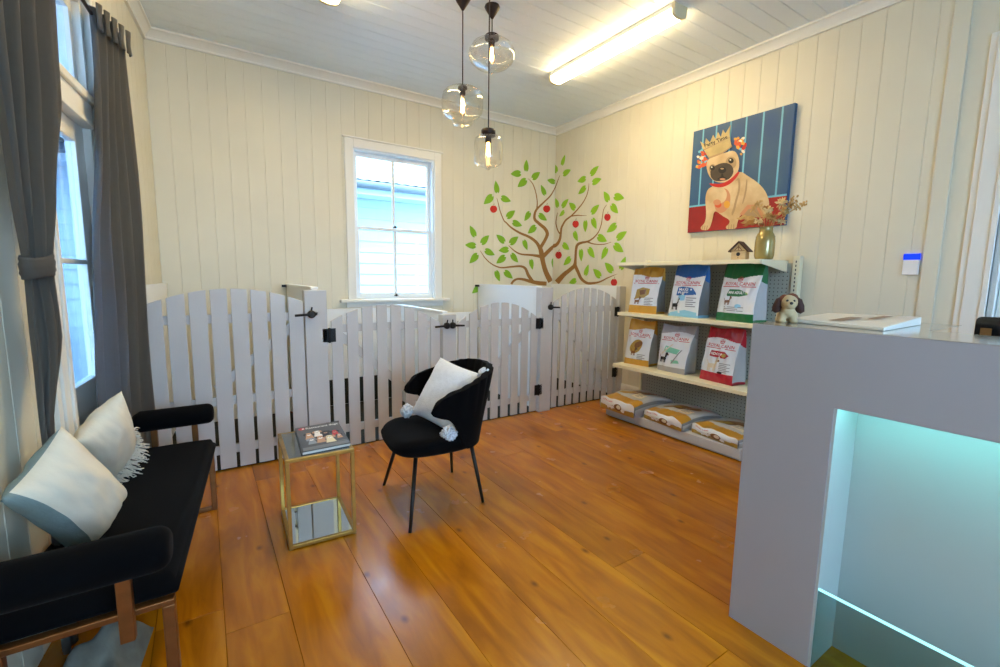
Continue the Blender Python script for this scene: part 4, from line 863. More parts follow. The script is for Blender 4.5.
def shelf(z, xf, y0=SY0, y1=SY1, br=True):
    mb = MB(); mb.box((xf, y0, z - .034), (xf + .012, y1, z)); mb.box((xf + .012, y0, z - .012), (XBK - .001, y1, z)); s = mb.build('shelf_board', 'shelf', sh, bevel=.003)
    if br:
        for y in (y0 - .006, y1 + .0005):
            mb = MB(); mb.prism([(xf + .02, z - .036), (XBK - .03, z - .1), (XBK - .03, z - .002), (xf + .02, z - .002)], y, y + .0055, lambda x, zz, h: (x, h, zz)); mb.build('bracket', 'shelf', s)
Z1, Z2, Z3, ZB = 1.622, 1.094, .535, .098
shelf(Z1, 3.74, SY0 + .04, SY1 + .03); shelf(Z2, 3.74, SY0 + .04); shelf(Z3, 3.70, SY0 + .03)
mb = MB(); mb.box((3.535, SY0 - .03, .016), (3.552, SY1 - .09, ZB - .001)); mb.box((3.552, SY0 - .03, ZB - .02), (XBK - .001, SY1 - .09, ZB)); mb.box((3.56, SY0 - .03, 0), (3.575, SY1 - .09, .016)); mb.box((3.552, SY0 - .03, .016), (XBK - .001, SY0 - .015, ZB - .02)); mb.box((3.552, SY1 - .105, .016), (XBK - .001, SY1 - .09, ZB - .02)); mb.build('base_deck', 'basegrey', sh, bevel=.003)
# ------------------------------------------------------------------ pet food bags
def cm(n, c, **k):
    if n not in M: M[n] = mat(n, c, k.pop('rough', .32), **k)
    return n
cm('bag_white', '#dfe2e6', coat=.3, bump=.08, bscale=25); cm('bag_silver', '#b9bcbf', coat=.4, bump=.15, bscale=20); cm('bag_side', '#85878a', coat=.2, bump=.1, bscale=25); cm('bag_gold', '#cf9b3a', coat=.5, bump=.12, bscale=20, metal=.3); cm('bag_blue', '#1d62a8', coat=.4, bump=.1, bscale=20); cm('bag_sky', '#8cc8e4', coat=.3, bump=.05); cm('bag_green', '#0c6a38', coat=.4, bump=.1, bscale=20); cm('bag_red', '#b3142c', coat=.4, bump=.1, bscale=20); cm('bag_grey', '#a6a4a6', coat=.4, bump=.12, bscale=20); cm('logo_red', '#c32536', bump=.02); cm('print_mint', '#7cc4a6', bump=.02); cm('print_brown', '#80552a', bump=.03); cm('print_gold', '#b08e3a', coat=.3, bump=.03); cm('print_black', '#1b1b1d', bump=.02); cm('print_grey', '#8c8f93', bump=.02); cm('print_white', '#f1f1f0', bump=.02); cm('print_cream', '#dccdb2', bump=.02)
def crown(mb, cx, cy, w, h, f, mi):
    for k in range(5):
        a = (k - 2) * .42; put_poly(mb, ell(cx + w * .42 * math.sin(a), cy + h * .55 * math.cos(a), w * .055, h * .28, 8, -a), f, mi)
        put_poly(mb, ell(cx + w * .5 * math.sin(a), cy + h * .98 * math.cos(a), w * .05, h * .09, 8), f, mi)
    put_poly(mb, [(cx - w * .3, cy - h * .02), (cx + w * .3, cy - h * .02), (cx + w * .27, cy + h * .14), (cx - w * .27, cy + h * .14)], f, mi)
def hound(mb, cx, cy, s, f, mi, mj=None, flip=1):      # small standing dog
    X = lambda x: cx + flip * s * x; Y = lambda y: cy + s * 1.0 * y
    for pts in ([(-.5, .45), (.35, .5), (.4, .3), (.3, .22), (-.4, .2), (-.52, .3)], [(-.5, .35), (-.36, .35), (-.38, 0), (-.5, 0)], [(-.3, .3), (-.2, .3), (-.22, 0), (-.32, 0)], [(.2, .35), (.34, .35), (.32, 0), (.2, 0)], [(.08, .3), (.18, .3), (.16, 0), (.06, 0)], [(.22, .42), (.42, .48), (.56, .72), (.4, .85), (.26, .72)], [(-.5, .42), (-.66, .66), (-.6, .68), (-.44, .46)]):
        put_poly(mb, [(X(x), Y(y)) for x, y in (pts if flip > 0 else pts[::-1])], f, mi)
    put_poly(mb, ell(X(.44), Y(.76), s * .15, s * .14, 12), f, mi); put_poly(mb, ell(X(.58), Y(.7), s * .1, s * .07, 10), f, mi if mj is None else mj); put_poly(mb, ell(X(.33), Y(.74), s * .06, s * .15, 10), f, mi if mj is None else mj)
BM = ['bag_white', 'logo_red', 'print_mint', 'print_brown', 'print_gold', 'print_black', 'print_grey', 'print_white', 'print_cream', 'bag_blue', 'bag_sky', 'bag_green', 'bag_red', 'bag_gold']
BI = {n: i for i, n in enumerate(BM)}
def stand_bag(label, x, y, z, w, h, dp, rz, top, body, side, bottom, zt=.80, zb=.13, art=None, lean=.05, slump=0.0, seed=0):
    e = empty('pet_food_bag', (x, y, z), label, 'bag', 'bags of pet food on the shelf unit')
    R = Matrix.Rotation(rz, 3, 'Z')
    def P(a, d, t):      # a across (to the right seen from the room, -Y), d depth (into the shelf, +X), t up 0..1
        return Vector((x, y, z)) + R @ Vector((d, -a, t * h))
    def dep(t): return dp * (1 - .93 * max(0, (t - .12) / .88) ** 1.5) + .004
    def wid(t): return w * (1 - .05 * math.sin(PI * min(1, t / .8)) + .02 * t)
    def nz(a, t, k): return noise.noise(Vector((a * 4 + seed, t * 5, k + seed))) * .011 * min(1, 6 * t + .2)
    def front(a, t, o=0):     # a in -1..1
        bl = .16 * dp * (1 - a * a) * math.sin(PI * min(1, (t / .86) ** .7)) 
        c = dp / 2 * (1 - .25 * t) + lean * t + slump * t * a
        return P(a * wid(t) / 2, c - dep(t) / 2 - bl + nz(a, t, 1) - o, t + .018 * math.sin(a * 3 + seed) * (t > .9))
    def back(a, t): 
        bl = .1 * dp * (1 - a * a) * math.sin(PI * min(1, (t / .86) ** .7)); c = dp / 2 * (1 - .25 * t) + lean * t + slump * t * a
        return P(a * wid(t) / 2, c + dep(t) / 2 + bl, t + .018 * math.sin(a * 3 + seed) * (t > .9))
    def sidef(s):
        def g(u, t):
            f, b = front(s, t), back(s, t); q = f.lerp(b, u); ins = .5 * dep(t) * (.25 + .5 * t) * math.sin(PI * u)
            return q - R @ Vector((0, -s * min(ins, .05), 0))
        return g
    mats = [top, body, side, bottom]
    mf = lambda u, t: 0 if t > zt + .03 * math.sin(u * 5 + seed) else (3 if t < zb else 1)
    mb = MB(); mb.grid(40, 110, lambda u, t: front(2 * u - 1, t), mif=mf); mb.grid(40, 110, lambda u, t: back(2 * u - 1, t), flip=True, mif=mf)
    for s in (1, -1): mb.grid(12, 110, sidef(s), flip=s < 0, mif=lambda u, t: 0 if t > zt - .12 * u else (3 if t < .05 else 2))
    mb.grid(40, 4, lambda u, k: front(2 * u - 1, 0).lerp(back(2 * u - 1, 0), k), flip=True, mi=3)
    mb.build('bag_body', mats, e, smooth=True, weld=True)
    mb = MB(); f1 = lambda a, t: front(a, t, .0028); f2 = lambda a, t: front(a, t, .005); f3 = lambda a, t: front(a, t, .0068); AUTOSUB[0] = 2
    lt = zt - .115
    crown(mb, .02, lt + .045, .36, .075, f1, BI['logo_red'])
    put_text(mb, 'ROYAL CANIN', 0, lt - .028, 1.55, .058, f1, BI['logo_red'], .012); put_poly(mb, [(-.9, lt - .055), (.9, lt - .055), (.9, lt - .043), (-.9, lt - .043)], f1, BI['logo_red'])
    AUTOSUB[0] = None; mb.build('brand_print', BM, e); mb = MB(); AUTOSUB[0] = 2
    if art: art(mb, f1, f2, f3)
    AUTOSUB[0] = None; mb.build('front_picture', BM, e); return e
def lines(mb, f, x, y, w, n, dy, mi):
    for k in range(n): put_poly(mb, [(x, y - k * dy), (x + w * (1 - .25 * (k % 2)), y - k * dy), (x + w * (1 - .25 * (k % 2)), y - k * dy + dy * .45), (x, y - k * dy + dy * .45)], f, mi)
def art_gold(mb, f1, f2, f3):
    put_poly(mb, [(-.62, .30), (-.5, .52), (-.1, .57), (.42, .54), (.4, .42), (.1, .34), (-.3, .33)], f1, BI['print_gold']); put_poly(mb, [(-.3, .5), (.2, .53), (.12, .42), (-.2, .40)], f2, BI['print_brown'])
    hound(mb, -.35, .2, .42, lambda a, t: f3(a, .2 + (t - .2) * .45), BI['print_brown'], BI['print_black']); lines(mb, f1, .15, .33, .6, 5, .035, BI['print_grey'])
def art_blue(mb, f1, f2, f3):
    put_poly(mb, [(-.55, .405), (-.55, .56), (-.2, .58), (.45, .56), (.72, .47), (.75, .43)], f1, BI['bag_blue']); put_text(mb, 'MAXI', -.12, .5, .62, .05, f2, BI['print_white'], .02); put_text(mb, 'PUPPY', -.1, .445, .7, .04, f2, BI['print_white'], .02)
    put_poly(mb, [(-.4, .30), (.1, .32), (.1, .42), (-.4, .42)], f1, BI['bag_sky']); hound(mb, -.5, .13, .5, lambda a, t: f2(a, .13 + (t - .13) * .52), BI['print_black'], BI['print_white']); put_poly(mb, [(-.9, .02), (.9, .02), (.9, .1), (.2, .14), (-.9, .07)], f1, BI['bag_sky']); lines(mb, f1, .2, .36, .6, 5, .04, BI['print_grey'])
def art_green(mb, f1, f2, f3):
    put_poly(mb, [(-.55, .46), (-.45, .55), (.1, .55), (.55, .50), (.6, .46), (.2, .43), (-.5, .43)], f1, BI['bag_green']); put_text(mb, 'MINI ADULT', -.02, .475, .85, .045, f2, BI['print_white'], .02); hound(mb, -.4, .28, .35, lambda a, t: f2(a, .28 + (t - .28) * .5), BI['print_brown'], BI['print_black']); put_poly(mb, ell(.2, .27, .16, .035), f1, BI['bag_sky']); lines(mb, f1, -.6, .24, 1.1, 3, .03, BI['print_grey'])
def art_poodle(mb, f1, f2, f3):
    put_poly(mb, ell(-.1, .42, .5, .15, 20, .1), f1, BI['print_gold']); put_poly(mb, ell(.1, .47, .3, .07, 16, .1), f2, BI['print_brown']); hound(mb, -.2, .22, .42, lambda a, t: f3(a, .22 + (t - .22) * .5), BI['print_brown'], BI['print_black']); lines(mb, f1, .1, .24, .6, 4, .035, BI['print_grey'])
def art_mint(mb, f1, f2, f3):
    put_poly(mb, [(-.6, .44), (-.5, .56), (.5, .50), (.35, .40)], f1, BI['print_mint']); put_poly(mb, [(-.75, .38), (-.1, .60), (0, .60), (-.65, .38)], f2, BI['print_cream']); put_poly(mb, [(.05, .2), (.55, .5), (.62, .5), (.15, .2)], f2, BI['print_grey'])
    hound(mb, -.5, .2, .5, lambda a, t: f3(a, .2 + (t - .2) * .5), BI['print_black'], BI['print_brown']); put_poly(mb, [(.1, .2), (.6, .22), (.5, .28), (.05, .27)], f1, BI['print_mint'])
def art_red(mb, f1, f2, f3):
    put_poly(mb, [(-.55, .48), (-.5, .58), (.3, .58), (.62, .52), (.45, .46), (-.5, .47)], f1, BI['bag_red']); put_text(mb, 'INDOOR', -.1, .505, .72, .045, f2, BI['print_white'], .02); put_poly(mb, ell(.35, .515, .14, .035), f3, BI['print_gold'])
    hound(mb, -.2, .2, .6, lambda a, t: f2(a, .2 + (t - .2) * .5), BI['print_cream'], BI['print_brown']); put_poly(mb, ell(.3, .2, .14, .02), f2, BI['print_black']); lines(mb, f1, .2, .36, .6, 6, .03, BI['print_grey'])
XS = 3.83
stand_bag('white pet food bag with gold top and gold base, leftmost on the middle shelf', XS + .03, 3.16, Z2, .34, .475, .15, .10, 'bag_gold', 'bag_white', 'bag_side', 'bag_gold', .82, .17, art_gold, seed=1)
stand_bag('white pet food bag with a blue top, between the gold and the green bags', XS + .03, 2.675, Z2, .34, .50, .16, -.06, 'bag_blue', 'bag_white', 'bag_side', 'bag_sky', .77, .05, art_blue, seed=2)
stand_bag('white pet food bag with dark green top and green base, rightmost on the middle shelf', XS + .02, 2.165, Z2, .36, .505, .17, -.12, 'bag_green', 'bag_white', 'bag_silver', 'bag_green', .76, .15, art_green, seed=3)
stand_bag('white pet food bag with a folded gold top, leftmost on the lower shelf', XS + .02, 3.195, Z3, .30, .475, .16, .12, 'bag_gold', 'bag_white', 'bag_silver', 'bag_gold', .80, .14, art_poodle, seed=4)
stand_bag('slumped pale grey pet food bag with a mint green print, middle of the lower shelf', XS + .02, 2.765, Z3, .315, .46, .17, -.02, 'bag_grey', 'bag_white', 'bag_silver', 'bag_grey', .84, .12, art_mint, slump=.05, seed=5)
stand_bag('white pet food bag with red top and red base, rightmost on the lower shelf', XS, 2.28, Z3, .34, .485, .17, -.12, 'bag_red', 'bag_white', 'bag_silver', 'bag_red', .79, .18, art_red, seed=6)
def lying_bag(label, y, x, w, ln, th, rz, seed, tilt=.0):
    z = ZB; e = empty('pet_food_bag', (x, y, z), label, 'bag', 'large bags of pet food lying on the base deck')
    R = Matrix.Rotation(rz, 3, 'Z')
    def P(a, d, q): return Vector((x, y, z + .001)) + R @ Vector((d, -a, q))
    def hgt(a, d):     # a -1..1, d 0..1
        e1 = (1 - abs(a) ** 5) ** .5; e2 = min(1, ((1 - d) / .16)) ** .6 if d > .84 else 1
        return max(.006, th * (.80 + .2 * math.sin(PI * min(1, d * 1.2))) * (.78 + .22 * e1) * e2 + .014 * noise.noise(Vector((a * 2.5 + seed, d * 3, 1))) + .004 * math.exp(-d * 9) * math.sin(a * 7 + seed))
    def topf(a, d, o=0): return P(a * w / 2 * (1 - .05 * math.sin(PI * d)), d * ln, hgt(a, d) + o)
    def frontf(a, q, o=0): bl = .022 * (1 - a * a) * math.sin(PI * q); return P(a * w / 2, -bl - o, q * hgt(a, 0))
    mats = ['bag_gold', 'bag_silver', 'bag_white', 'print_gold', 'bag_side']
    mb = MB(); mb.grid(60, 60, lambda u, d: topf(2 * u - 1, d), mif=lambda u, d: 0 if d < .2 + .03 * math.sin(u * 5 + seed) else 1)
    mb.grid(60, 24, lambda u, q: frontf(2 * u - 1, q), mif=lambda u, q: 3 if q < .38 + .07 * math.sin(u * 5 + seed * 2) else 2)
    for s in (-1, 1): mb.grid(60, 8, lambda d, q: P(s * (w / 2 * (1 - .05 * math.sin(PI * d)) + .014 * math.sin(PI * q)), d * ln, q * hgt(s, d)), flip=s > 0, mif=lambda u, q: 4 if q > .75 else 1)
    mb.grid(6, 6, lambda u, d: P((2 * u - 1) * w / 2 * (1 - .05 * math.sin(PI * d)), d * ln, 0), flip=True, mi=1); mb.grid(8, 2, lambda u, q: P((2 * u - 1) * w / 2, ln, q * hgt(2 * u - 1, 1)), flip=True, mi=1)
    mb.build('bag_body', mats, e, smooth=True, weld=True)
    mb = MB(); f1 = lambda a, d: topf(a, d, .002); f2 = lambda a, d: topf(a, d, .0032)
    put_poly(mb, ell(.1, .5, .5, .14, 22, .2), f1, BI['print_brown'], 1); put_poly(mb, ell(-.35, .36, .35, .06, 16, .2), f1, BI['print_gold'], 1); put_poly(mb, [(.15, .26), (.75, .24), (.7, .42), (.2, .44)], f2, BI['print_cream'], 1); lines(mb, lambda a, d: topf(a, d, .0042), .25, .4, .38, 4, .035, BI['print_grey'])
    put_text(mb, 'ROYAL CANIN', .05, .74, 1.3, .06, f1, BI['logo_red'], .012); crown(mb, .05, .83, .3, .07, f1, BI['logo_red']); mb.build('top_print', BM, e); mb = MB()
    g1 = lambda a, q: frontf(a, q, .002); g2 = lambda a, q: frontf(a, q, .003)
    put_text(mb, 'ROYAL CANIN', -.5, .72, .6, .13, g1, BI['logo_red'], .012); put_poly(mb, ell(.15, .45, .22, .27), g1, BI['print_brown']); put_poly(mb, ell(.2, .5, .12, .16), g2, BI['print_cream']); hound(mb, -.3, .2, .4, lambda a, q: g2(a, q), BI['print_white'], BI['print_brown']); put_poly(mb, ell(.42, .3, .1, .14), g2, BI['print_white'])
    mb.build('end_print', BM, e)
lying_bag('large gold and silver pet food bag lying flat, leftmost on the base deck', 3.09, 3.46, .46, .66, .165, -.04, 1.3)
lying_bag('large gold and silver pet food bag lying flat, middle of the base deck', 2.60, 3.535, .45, .62, .125, -.10, 4.1)
lying_bag('flattest gold and silver pet food bag lying on the base deck, partly behind the counter', 2.105, 3.57, .45, .58, .105, -.12, 7.7)
# ------------------------------------------------------------------ on the top shelf
M['birch'] = mat('pale_wood', '#d9bd8e', .6, var=.15, vscale=20, stretch=(1, 1, 6), bump=.1); M['brownroof'] = mat('brown_roof', '#4a3024', .6, var=.2, vscale=30, bump=.1); M['birds'] = mat('birdhouse_side', '#b3934f', .6, var=.15, vscale=20, bump=.1)
bh = empty('birdhouse', (3.89, 2.17, Z1), 'small wooden birdhouse with brown roof on the top shelf', 'birdhouse')
Rb = Matrix.Rotation(.15, 3, 'Z')
def bf(a, d, q): return Vector((3.85, 2.17, Z1)) + Rb @ Vector((d, -a, q))
mb = MB(); mb.prism([(-.058, 0), (.058, 0), (.058, .085), (0, .145), (-.058, .085)], 0, .085, lambda a, q, d: bf(a, d, q)); mb.build('body', 'birch', bh, bevel=.002)
for s in (1, -1):
    mb = MB(); vs = [bf(s * a, d, q) for d in (-.016, .1) for a, q in ((0, .1475), (.076, .068), (.082, .075), (0, .160))]
    mb.add(vs, [(0, 1, 2, 3), (4, 5, 6, 7), (0, 4, 5, 1), (1, 5, 6, 2), (2, 6, 7, 3), (3, 7, 4, 0)]); mb.build('roof', 'brownroof', bh)
mb = MB(); put_poly(mb, ell(0, .05, .016, .016), lambda a, q: bf(a, -.0015, q), 0); put_poly(mb, ell(0, .02, .004, .004, 8), lambda a, q: bf(a, -.0015, q), 0); mb.build('entrance', 'print_black', bh)
mb = MB()
for p, q in (((-.05, .078), (.05, .078)), ((-.03, .083), (0, .115)), ((.03, .083), (0, .115)), ((0, .083), (0, .125))):
    mb.tube([bf(p[0], -.003, p[1]), bf(q[0], -.003, q[1])], .003, 6)
mb.build('gable_trim', 'print_brown', bh)
VX, VY = 3.88, 1.97
M['vase'] = mat('olive_gold_glass', '#ab9654', .16, metal=.25, var=.25, vscale=9, bump=.05, bscale=30, coat=.6)
mb = MB(); mb.lathe([(.001, 0), (.058, 0), (.068, .008), (.073, .03), (.074, .15), (.070, .185), (.058, .21), (.05, .222), (.048, .25), (.052, .262), (.046, .262), (.044, .23), (.05, .2), (.062, .17), (.064, .03), (.001, .02)], (VX, VY, Z1), 32, close=False)
tag(mb.build('vase', 'vase', smooth=True, loc=(VX, VY, Z1)), 'olive gold jar shaped vase at the right end of the top shelf', 'vase')
M['dry1'] = mat('dried_tan', '#d0ab6c', .9, var=.3, vscale=30, bump=.2); M['dry2'] = mat('dried_cream', '#e8d2a0', .9, var=.2, vscale=30, bump=.2); M['dry3'] = mat('dried_rust', '#a87a42', .9, var=.3, vscale=30, bump=.2)
rnd = random.Random(12)
df = empty('dried_flowers', (VX, VY, Z1 + .2), 'bunch of tan dried flowers standing in the olive gold vase', 'flowers')
ZV = Z1 + .25
def V3(y, z, x=0): return Vector((VX + x, VY - y, ZV + z))
def stem(p, mi='dry3'):
    mb = MB(); mb.tube([V3(.0, -.12), V3(p[0] * .25, p[1] * .35, p[2] * .3), V3(*p)], [.003, .0025, .002], 6); return mb.build('stem', mi, df, smooth=True)
for p in ((-.25, .10, -.02), (-.22, .06, .0), (-.18, .03, -.03)):          # long leaves to the left
    s = stem((p[0] * .4, p[1] * .6, p[2])); mb = MB(); a = V3(-.02, .03); b = V3(*p); 
    mb.grid(12, 4, lambda u, v: a.lerp(b, u) + Vector((0, (v - .5) * .008, (v - .5) * .045 * math.sin(PI * min(1, u * 1.02)) ** .8 + .03 * math.sin(PI * u) + .006 * math.sin(20 * u)))); q = mb.build('dried_leaf', 'dry1' if p[0] < -.2 else 'dry3', s, smooth=True); q.modifiers.new('s', 'SOLIDIFY').thickness = .003
for k, (y, z, x, r, mt) in enumerate(((.02, .14, -.03, .042, 'dry2'), (.09, .19, .02, .05, 'dry2'), (.13, .12, -.02, .045, 'dry1'), (-.04, .06, -.05, .036, 'dry2'), (.07, .07, -.05, .04, 'dry1'), (-.03, .17, .03, .03, 'dry3'), (.10, .05, .03, .04, 'dry2'), (.03, .09, -.06, .038, 'dry1'), (.16, .17, .03, .035, 'dry1'))):
    s = stem((y, z, x)); mb = MB(); c = V3(y, z, x); mb.ball(c, r * .35, 8, 6)
    for i in range(26):
        d = Vector((rnd.gauss(0, 1), rnd.gauss(0, 1), rnd.gauss(.2, 1))).normalized(); t = d.orthogonal().normalized(); w = r * .32
        mb.add([c + d * r * .2, c + d * r * .65 + t * w, c + d * r * rnd.uniform(.95, 1.15), c + d * r * .65 - t * w, c + d * r * .6 + d.cross(t) * w * .4], [(0, 1, 4), (1, 2, 4), (2, 3, 4), (3, 0, 4)])
    mb.build('flower_head', mt, s)
for p in ((.22, .14, 0), (.25, .17, .02), (.20, .20, -.02), (-.08, .20, .0), (-.14, .17, .03)):
    s = stem(p, 'dry1'); mb = MB(); b = V3(*p)
    for i in range(14):
        q = b + Vector((rnd.uniform(-.02, .02), rnd.uniform(-.03, .03), rnd.uniform(-.02, .03))); mb.ball(q, (.006, .006, .009), 6, 4); mb.tube([b, q], .001, 4)
    mb.build('seed_head', 'dry1', s)
# ------------------------------------------------------------------ sensor on the wall
sn = empty('wall_sensor', (XR, 1.135, 1.57), 'small white wall box with a glowing blue top strip above the counter', 'sensor')
mb = MB(); mb.box((XR - .022, 1.09, 1.505), (XR - .0005, 1.18, 1.612)); mb.build('housing', 'white', sn, bevel=.004)
mb = MB(); mb.box((XR - .023, 1.09, 1.6125), (XR - .0005, 1.18, 1.655)); M['bluescreen'] = emis('blue_screen', '#1a3cff', .55); mb.build('blue_display', 'bluescreen', sn, bevel=.002)
# ------------------------------------------------------------------ reception counter
XC, YC, HC = 1.835, .954, 1.281; YE = -1.5; RY1, RZ1 = .648, 1.008; XI = 2.03
ct = empty('reception_counter', (XC + .2, 0, 0), 'tall grey reception counter with a cyan lit recess in its front', 'counter')
mb = MB(); mb.prism([(YE, RZ1), (RY1, RZ1), (RY1, 0), (YC, 0), (YC, HC - .002), (YE, HC - .002)], XC, XC + .02, lambda y, z, h: (h, y, z)); mb.prism([(YE, RZ1 + .036), (RY1, RZ1 + .036), (RY1, 0), (YC, 0), (YC, HC - .002), (YE, HC - .002)], XC + .02, XI, lambda y, z, h: (h, y, z)); mb.box((XI + .0001, RY1, 0), (2.55, YC, HC - .002)); mb.box((XI + .0001, YE, RZ1), (XI + .1, RY1 - .0005, HC - .002)); mb.box((XI + .012, YE, 0), (XI + .1, RY1 - .0005, RZ1 - .0005)); mb.build('body', 'counter', ct, bevel=.002)
mb = MB(); mb.box((XC - .0, YE, HC - .0015), (XI + .12, YC, HC)); mb.box((XI + .1205, .5, HC - .0015), (2.56, YC, HC)); mb.build('countertop', 'ctop', ct)
mb = MB(); mb.box((XI, YE, .002), (XI + .0115, RY1 - .002, RZ1 + .034)); mb.build('recess_panel', 'recess', ct)
mb = MB(); mb.box((XC + .021, RY1 - .0085, .002), (XI - .0005, RY1 - .0005, RZ1 + .035)); mb.box((XC + .002, RY1 - .0085, .002), (XC + .021, RY1 - .0005, RZ1 - .0005)); mb.build('recess_side', 'recess', ct)
mb = MB(); mb.box((XC + .026, YE, RZ1 + .016), (XC + .05, RY1 - .012, RZ1 + .035)); mb.build('led_strip', 'led', ct)
mb = MB(); mb.box((XC + .004, YE, .004), (XC + .012, RY1 - .01, .318)); kp = mb.build('glass_kick_panel', 'kick', ct)
mb = MB(); mb.box((XC + .004, YE, .3185), (XC + .012, RY1 - .01, .325)); mb.build('lit_edge', 'ledline', kp)
mb = MB(); mb.box((XI + .101, YE, .72), (2.75, .49, .75)); mb.box((2.70, YE, 0), (2.74, YE + .03, .72)); mb.box((XI + .101, .44, 0), (2.72, .47, .72)); mb.build('desk', 'counter', ct, bevel=.003)
# wedge-shaped flat tray on the counter
M['offwhite'] = mat('offwhite_plastic', '#e4dfd2', .3, bump=.02)
a, b, c, dd = (2.02, .90), (2.46, .93), (2.40, .585), (1.97, .575)
tr = empty('document_tray', (2.2, .75, HC), 'flat white wedge shaped tray with two dark slots on the counter top', 'tray')
mb = MB(); vs = [(x, y, HC + .0005) for x, y in (a, b, c, dd)] + [(a[0], a[1], HC + .018), (b[0], b[1], HC + .022), (c[0], c[1], HC + .034), (dd[0], dd[1], HC + .012)]
mb.add(vs, [(0, 1, 2, 3), (7, 6, 5, 4), (0, 4, 5, 1), (1, 5, 6, 2), (2, 6, 7, 3), (3, 7, 4, 0)]); mb.build('body', 'offwhite', tr, bevel=.003, weld=True)
def trf(s, t): 
    p = Vector(vs[4]).lerp(Vector(vs[5]), s).lerp(Vector(vs[7]).lerp(Vector(vs[6]), s), t); p.z += .0012; return p
mb = MB(); put_poly(mb, [(.12, .38), (.62, .42), (.62, .55), (.12, .52)], trf, 0); put_poly(mb, [(.55, .62), (.9, .66), (.9, .76), (.55, .72)], trf, 0); mb.build('slot', 'print_brown', tr)
# toy dog
td = MB(); q = Vector((2.0, .905, HC)); TS = .8
def T(f, l, z): return q + (Vector((-.80, -.6, 0)) * f + Vector((.6, -.80, 0)) * l + Vector((0, 0, z))) * TS
for (f, l) in ((.022, -.022), (.022, .022), (-.03, -.022), (-.03, .022)): td.tube([T(f * 1.15, l * 1.2, .008), T(f, l, .05)], [.014, .013], 10); td.ball(T(f * 1.3 + .004, l * 1.2, .009), (.016, .016, .009))
td.ball(T(-.005, 0, .05), (.036, .03, .026)); td.ball(T(.02, 0, .06), .026); td.tube([T(.018, 0, .055), T(.022, 0, .085)], [.02, .017], 10)
M['plushcream'] = mat('toy_cream', '#b9a47e', .8, bump=.2, bscale=150); M['plushbrown'] = mat('toy_brown', '#6a351c', .8, bump=.2, bscale=150); M['plushdark'] = mat('toy_dark_brown', '#38190f', .7, bump=.2, bscale=150)
o = remesh(td.build('toy_dog', 'plushcream'), .004, 5); tag(o, 'small brown eared toy dog standing on the corner of the counter', 'toy')
hd = MB(); hd.ball(T(.026, 0, .104), (.031, .031, .031)); hd.ball(T(.054, 0, .094), (.02, .018, .016)); hd = remesh(hd.build('head', 'plushcream', o), .003, 4)
mb = MB(); mb.ball(T(.013, .014, .114), (.032, .024, .029)); mb.ball(T(.012, -.02, .116), (.024, .018, .022)); mb.ball(T(-.012, 0, .066), (.031, .032, .016)); mb.build('brown_patch', 'plushbrown', o, smooth=True)
for s in (-1, 1):
    mb = MB(); mb.tube([T(.016, s * .025, .126), T(.016, s * .043, .112), T(.016, s * .05, .085), T(.016, s * .053, .06), T(.016, s * .05, .05)], [.009, .013, .016, .015, .006], 10); mb.build('ear', 'plushdark', o, smooth=True)
mb = MB(); mb.ball(T(.073, 0, .101), .0065); 
for s in (-1, 1): mb.ball(T(.0555, s * .014, .113), .0055)
mb.build('nose_and_eyes', 'print_black', o, smooth=True)
mb = MB(); mb.tube([T(-.04, 0, .055), T(-.06, 0, .07), T(-.066, 0, .09)], [.008, .007, .003], 8); mb.build('tail', 'plushbrown', o, smooth=True)
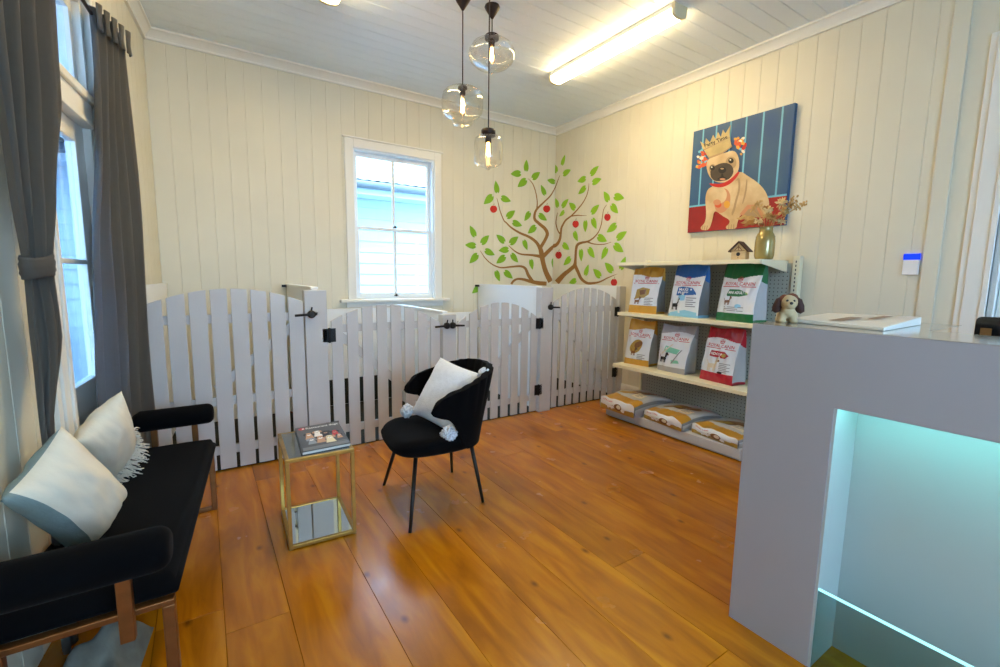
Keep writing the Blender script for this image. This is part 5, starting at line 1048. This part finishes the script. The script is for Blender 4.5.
# monitor behind the counter
mo = empty('computer_monitor', (2.44, .2, .75), 'black computer monitor rising behind the counter at the right edge', 'monitor')
M['gloss'] = mat('gloss_black', '#0b0b0d', .12, coat=.5, bump=.0)
def mring(x0, y0, y1, z0, z1, r=.018):
    pts = []
    for cx, cy, a0 in ((y1 - r, z1 - r, 0), (y0 + r, z1 - r, 90), (y0 + r, z0 + r, 180), (y1 - r, z0 + r, 270)):
        for k in range(5): a = math.radians(a0 + 22.5 * k); pts.append((cx + r * math.cos(a), cy + r * math.sin(a)))
    return pts
mb = MB(); mb.prism(mring(0, -.13, .44, .98, 1.327), 2.44, 2.475, lambda y, z, h: (h, y, z)); mb.build('display_back', 'gloss', mo)
mb = MB(); mb.box((2.4385, .395, 1.245), (2.4398, .425, 1.285)); mb.build('painted_reflection', 'print_brown', mo)  # orange reflection on the gloss black, put in as a coloured patch
mb = MB(); mb.box((2.455, .13, .76), (2.475, .17, 1.0)); mb.box((2.38, .04, .7505), (2.56, .26, .76)); mb.build('stand', 'gloss', mo, bevel=.003)
# ------------------------------------------------------------------ daylight
W = bpy.data.worlds.new('sky'); bpy.context.scene.world = W; W.use_nodes = True; N = W.node_tree.nodes; bg = N['Background']
bg.inputs[0].default_value = (.42, .68, 1.0, 1); bg.inputs[1].default_value = 6.0
sd = bpy.data.lights.new('sun', 'SUN'); sd.energy = 1.3; sd.angle = .03; sd.color = (1, .96, .88); so = bpy.data.objects.new('sun', sd); C.objects.link(so); so.rotation_euler = (math.radians(32), 0, math.radians(-12))
def portal(name, loc, rot, sx, sy):
    l = bpy.data.lights.new(name, 'AREA'); l.shape = 'RECTANGLE'; l.size = sx; l.size_y = sy; l.cycles.is_portal = True
    o = bpy.data.objects.new(name, l); C.objects.link(o); o.location = loc; o.matrix_world = Matrix.Translation(loc) @ rot.to_4x4()
def face(n):    # area light shines along local -Z
    return Vector(n).to_track_quat('-Z', 'Y').to_matrix()
portal('portal_back', Vector((1.92, YB + .13, 2.0)), face((0, -1, 0)), WX1 - WX0, WZ1 - WZ0)
portal('portal_left', wl(3.08, -.13, 1.5), face(LM), DS1 - DS0, 2.7)
portal('portal_front', Vector((1.0, YN - .13, 1.95)), face((0, 1, 0)), 2.8, 1.5)
portal('portal_right', Vector((XR + .13, .27, 1.72)), face((-1, 0, 0)), .9, 1.1)
vs_ = bpy.context.scene.view_settings; vs_.view_transform = 'Standard'; vs_.look = 'None'; vs_.gamma = 1; vs_.use_curve_mapping = False; vs_.exposure = 1.55
